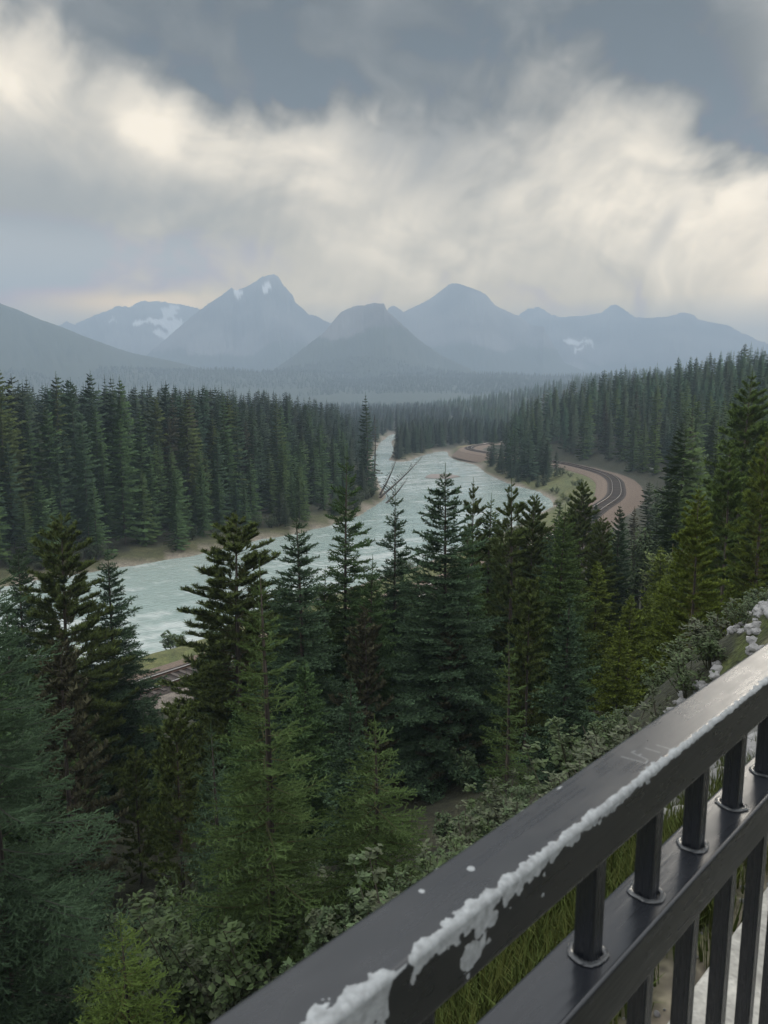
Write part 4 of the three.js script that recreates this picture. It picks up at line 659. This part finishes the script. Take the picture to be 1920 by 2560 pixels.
// ------------------------------------------------------------------ railing
{
  const along = (t, s, y) => { const [x, f] = fromRail(t, s); return new THREE.Vector3(x, EYE + y, -f); };
  const turn = Math.PI / 2 - A0;                  // local x runs along the railing
  const SPAN = 1.4, W = 0.048, PERIM = 0.198;
  const topW = [[0, 0.010], [0.2, 0.012], [0.225, 0.013], [0.25, 0.010], [0.268, 0.008], [0.276, 0.0], [0.288, 0.0], [0.292, 0.006], [0.333, 0.006], [0.34, 0.009], [0.37, 0.007], [0.378, 0.002], [0.384, 0.007], [0.42, 0.006], [0.45, 0.0045], [0.5, 0.0055], [0.56, 0.0035], [0.6, 0.005], [0.7, 0.0035], [0.9, 0.004], [1.4, 0.003]];
  const frontW = [[0, 0.02], [0.2, 0.012], [0.222, 0.03], [0.24, 0.012], [0.252, 0.042], [0.266, 0.036], [0.272, 0.004], [0.288, 0.0], [0.292, 0.010], [0.32, 0.012], [0.335, 0.014], [0.345, 0.022], [0.368, 0.028], [0.377, 0.004], [0.383, 0.015], [0.42, 0.012], [0.455, 0.008], [0.5, 0.0085], [0.55, 0.006], [0.65, 0.005], [0.72, 0.003], [0.9, 0.0028], [1.4, 0.002]];
  const flakes = [[0.346, 0.030, 0.012, 0.010], [0.343, 0.043, 0.002, 0.002], [0.246, 0.046, 0.015, 0.006], [0.29, 0.012, 0.0022, 0.004], [0.3383, -0.036, 0.0022, 0.0022], [0.3805, -0.0275, 0.0035, 0.003], [0.3645, -0.047, 0.003, 0.002], [0.238, -0.0015, 0.004, 0.003], [0.43, 0.03, 0.0015, 0.0015], [0.52, -0.042, 0.004, 0.001], [0.47, -0.046, 0.003, 0.001]];
  const cuts = [[0.6092, -0.031, 0.6129, -0.0096], [0.6129, -0.0096, 0.6185, -0.0105], [0.6236, -0.0285, 0.6203, -0.0115], [0.6236, -0.0285, 0.6285, -0.0275], [0.6222, -0.021, 0.626, -0.0205], [0.6408, -0.023, 0.6415, -0.01], [0.6545, -0.018, 0.6554, -0.0064]];
  const N1 = 2048, N2 = 512, bare = new Float32Array(N1 * N2), scr = new Float32Array(N1 * N2);
  for (let j = 0; j < N2; j++) for (let i = 0; i < N1; i++) {
    const t = (i / N1) * SPAN, d = (j / N2) * PERIM - 0.099, rag = fbm(t * 190, d * 230 + 50, 3), rag2 = fbm(t * 600 + 5, d * 700, 2);
    let b = 0; const tt = t + 0.006 * (fbm(t * 200 + 9, d * 200, 2) - 0.5);
    if (d > -0.05 && d < 0.052) {
      const w = d < 0 ? curve(topW, tt) : curve(frontW, tt); const jag = 0.5 + 1.0 * noise(t * 170 + 3, d * 190 + 7.3); if (Math.abs(d) < w * jag * (0.42 + 0.9 * rag) + 0.0011 * (rag2 - 0.4)) b = 1;
      for (const [ft, fd, rt, rd] of flakes) if (((t - ft) / rt) ** 2 + ((d - fd) / rd) ** 2 < 0.45 + 1.1 * rag) b = 1;
      for (const [a1, b1, a2, b2] of cuts) { const ex = a2 - a1, ed = b2 - b1, q = clamp(((t - a1) * ex + (d - b1) * ed) / (ex * ex + ed * ed), 0, 1), dd = Math.hypot(t - a1 - ex * q, d - b1 - ed * q); if (dd < 0.0007) scr[j * N1 + i] = 0.6; else if (dd < 0.0012) scr[j * N1 + i] = 0.25; }
      if (d < -0.046 && rag2 > 0.66) b = Math.max(b, 0.45);
    }
    bare[j * N1 + i] = b;
  }
  const paintMap = dataTex(N1, N2, (i, j) => { const k = j * N1 + i, t = (i / N1) * SPAN, d = (j / N2) * PERIM, dust = fbm(t * 26, d * 60, 4), fine = hash2(i, j); let c = mix3([0.115, 0.125, 0.14], [0.16, 0.165, 0.175], dust); c = mix3(c, [0.55, 0.56, 0.56], scr[k]); const v = 0.55 + 0.22 * (fbm(t * 260, d * 260, 4) - 0.5) + 0.02 * fine; return mix3(c, [v * 0.975, v * 1.0, v * 1.01], bare[k]); }, true);
  const roughMap = dataTex(N1, N2, (i, j) => { const k = j * N1 + i, t = (i / N1) * SPAN, d = (j / N2) * PERIM; return clamp(lerp(0.30 + 0.16 * (fbm(t * 40 + 3, d * 90, 4) - 0.5) + 0.1 * (fbm(t * 8, d * 400, 2) - 0.5), 0.85, bare[k]), 0, 1); });
  const heightMap = dataTex(N1, N2, (i, j) => { const k = j * N1 + i, t = (i / N1) * SPAN, d = (j / N2) * PERIM; return clamp(0.75 - 0.5 * bare[k] - 0.3 * scr[k] + 0.12 * (fbm(t * 60, d * 60, 3) - 0.5), 0, 1); });
  const worn = new THREE.MeshPhysicalMaterial({ map: paintMap, roughnessMap: roughMap, roughness: 1, ior: 1.62, bumpMap: heightMap, bumpScale: 0.00012 });
  const grain = dataTex(256, 256, (x, y) => 0.5 + 0.35 * (tnoise(x / 16, y / 16, 16) - 0.5) + 0.3 * (tnoise(x / 4, y / 4, 64) - 0.5));
  const roughPaint = dataTex(256, 256, (x, y) => 0.29 + 0.14 * (tnoise(x / 32, y / 32, 8) - 0.5) + 0.08 * (tnoise(x / 4, y / 4, 64) - 0.5));
  const paint = new THREE.MeshPhysicalMaterial({ color: col(0.012, 0.014, 0.018), roughness: 1, ior: 1.62, roughnessMap: roughPaint, bumpMap: grain, bumpScale: 0.0003 });
  // tube with rounded edges, swept along the railing; v runs up the back, over the top and down the front
  const tube = (w, h, r, t0, t1) => {
    const prof = [], add = (x, y, nx, ny) => prof.push([x, y, nx, ny]);
    const corner = (cx, cy, a) => { for (let k = 0; k <= 4; k++) { const q = a - (k / 4) * Math.PI / 2; add(cx + Math.cos(q) * r, cy + Math.sin(q) * r, Math.cos(q), Math.sin(q)); } };
    corner(-w / 2 + r, -r, Math.PI); corner(w / 2 - r, -r, Math.PI / 2); corner(w / 2 - r, -h + r, 0); corner(-w / 2 + r, -h + r, -Math.PI / 2); prof.push(prof[0]);
    let run = 0; const vs = prof.map((p, i) => { if (i) run += Math.hypot(p[0] - prof[i - 1][0], p[1] - prof[i - 1][1]); return run; });
    const topAt = (vs[4] + vs[5]) / 2, front = vs[7];   // front top edge
    const pos = [], nor = [], uv = [], idx = [], n = 60, m = prof.length;
    for (let i = 0; i <= n; i++) { const t = lerp(t0, t1, i / n); prof.forEach(([x, y, nx, ny], k) => { pos.push(t, y, x); nor.push(0, ny, nx); uv.push(t / SPAN, (vs[k] - front + 0.099) / PERIM); }); }
    for (let i = 0; i < n; i++) for (let k = 0; k < m - 1; k++) { const a = i * m + k, b = a + 1, c = a + m, d = c + 1; idx.push(a, b, c, b, d, c); }
    const g = new THREE.BufferGeometry(); g.setAttribute('position', new THREE.Float32BufferAttribute(pos, 3)); g.setAttribute('normal', new THREE.Float32BufferAttribute(nor, 3)); g.setAttribute('uv', new THREE.Float32BufferAttribute(uv, 2)); g.setIndex(idx); return g;
  };
  const root = new THREE.Group(); root.position.copy(along(0, 0.287, -1.36)); root.rotation.y = turn;     // local: x along, y up from the kerb, z towards the viewer
  const Y = (y) => y + 1.36;
  const t0 = -1.6, t1 = 7;
  part(root, tube(0.048, 0.051, 0.0045, t0, t1), worn, 'top_rail').position.y = Y(-0.325);
  part(root, tube(0.052, 0.053, 0.004, t0, t1), paint, 'middle_rail').position.y = Y(-0.485);
  part(root, tube(0.048, 0.05, 0.004, t0, t1), paint, 'bottom_rail').position.y = Y(-1.21);
  const bar = new RoundedBoxGeometry(0.019, 0.86, 0.019, 2, 0.002), collar = new THREE.TorusGeometry(0.0138, 0.0027, 8, 36), bead = new THREE.MeshPhysicalMaterial({ color: col(0.045, 0.05, 0.055), roughness: 0.25, clearcoat: 1, clearcoatRoughness: 0.1, bumpMap: grain, bumpScale: 0.003 }); collar.rotateX(Math.PI / 2); collar.scale(1, 0.6, 1);
  { const p = collar.attributes.position; for (let i = 0; i < p.count; i++) { const x = p.getX(i), y = p.getY(i), z = p.getZ(i), a = Math.atan2(z, x), q = 1 + 0.16 * (noise(a * 2.2 + 9, 3) - 0.5) + 0.1 * (noise(a * 6 + 40, y * 600) - 0.5); p.setXYZ(i, x * q, y * (0.8 + 0.5 * noise(a * 3 + 20, 1)), z * q); } collar.computeVertexNormals(); }
  const R = rng(3);
  for (let k = -15; k < 54; k++) {
    const t = 0.547 + k * 0.114; if (k === -1 || t < t0 + 0.05 || t > t1 - 0.05 || k === 19 || k === -14 || k === 36) continue;
    const b = part(root, bar, paint, 'baluster'); b.position.set(t, Y(-0.37 - 0.43), 0);
    const c = part(b, collar, bead, 'sealant_collar'); c.position.set(0, -0.4838 + 0.80, 0); c.rotation.y = R() * 6; c.scale.set(1 + 0.1 * R(), 1, 1 + 0.1 * R());
  }
  for (const t of [-1.05, 2.713, 4.65]) { const p = part(root, new RoundedBoxGeometry(0.05, 1.0, 0.05, 2, 0.004), paint, 'post'); p.position.set(t, 0.5 - 0.002, 0); const pl = part(p, new RoundedBoxGeometry(0.16, 0.012, 0.14, 1, 0.003), paint, 'base_plate'); pl.position.set(0, -0.49, 0); for (const [a, b] of [[-1, -1], [-1, 1], [1, -1], [1, 1]]) { const o = part(p, new THREE.CylinderGeometry(0.009, 0.009, 0.02, 6), bead, 'bolt'); o.position.set(a * 0.06, -0.478, b * 0.05); } }
  thing(root, 'metal_railing', 'black painted metal railing in front, its top rail peeling to bare metal along the edge', 'railing');
  // kerb the railing stands on
  const conc = dataTex(512, 512, (x, y) => { const v = 0.62 + 0.16 * (tnoise(x / 64, y / 64, 8) - 0.5) + 0.12 * (tnoise(x / 16, y / 16, 32) - 0.5) + 0.1 * (tnoise(x / 4, y / 4, 128) - 0.5); return [v, v * 0.985, v * 0.94]; }, true);
  const kerb = new THREE.Group(), km = new THREE.MeshStandardMaterial({ map: conc, roughness: 0.95, bumpMap: gritTex, bumpScale: 0.004 });
  for (let k = 0; k < 4; k++) { const g = new RoundedBoxGeometry(2.39, 0.34, 0.62, 2, 0.012), uv = g.attributes.uv, p = g.attributes.position; for (let i = 0; i < uv.count; i++) uv.setXY(i, p.getX(i) + k, p.getZ(i) + p.getY(i)); const m = part(kerb, g, km, 'slab'); m.position.set(-0.5 + k * 2.4, -0.17, 0.02); }
  kerb.position.copy(along(0, 0.287, -1.362)); kerb.rotation.y = turn; structure(kerb, 'concrete_kerb', 'pale concrete kerb under the railing');
}

renderer.render(scene, camera);
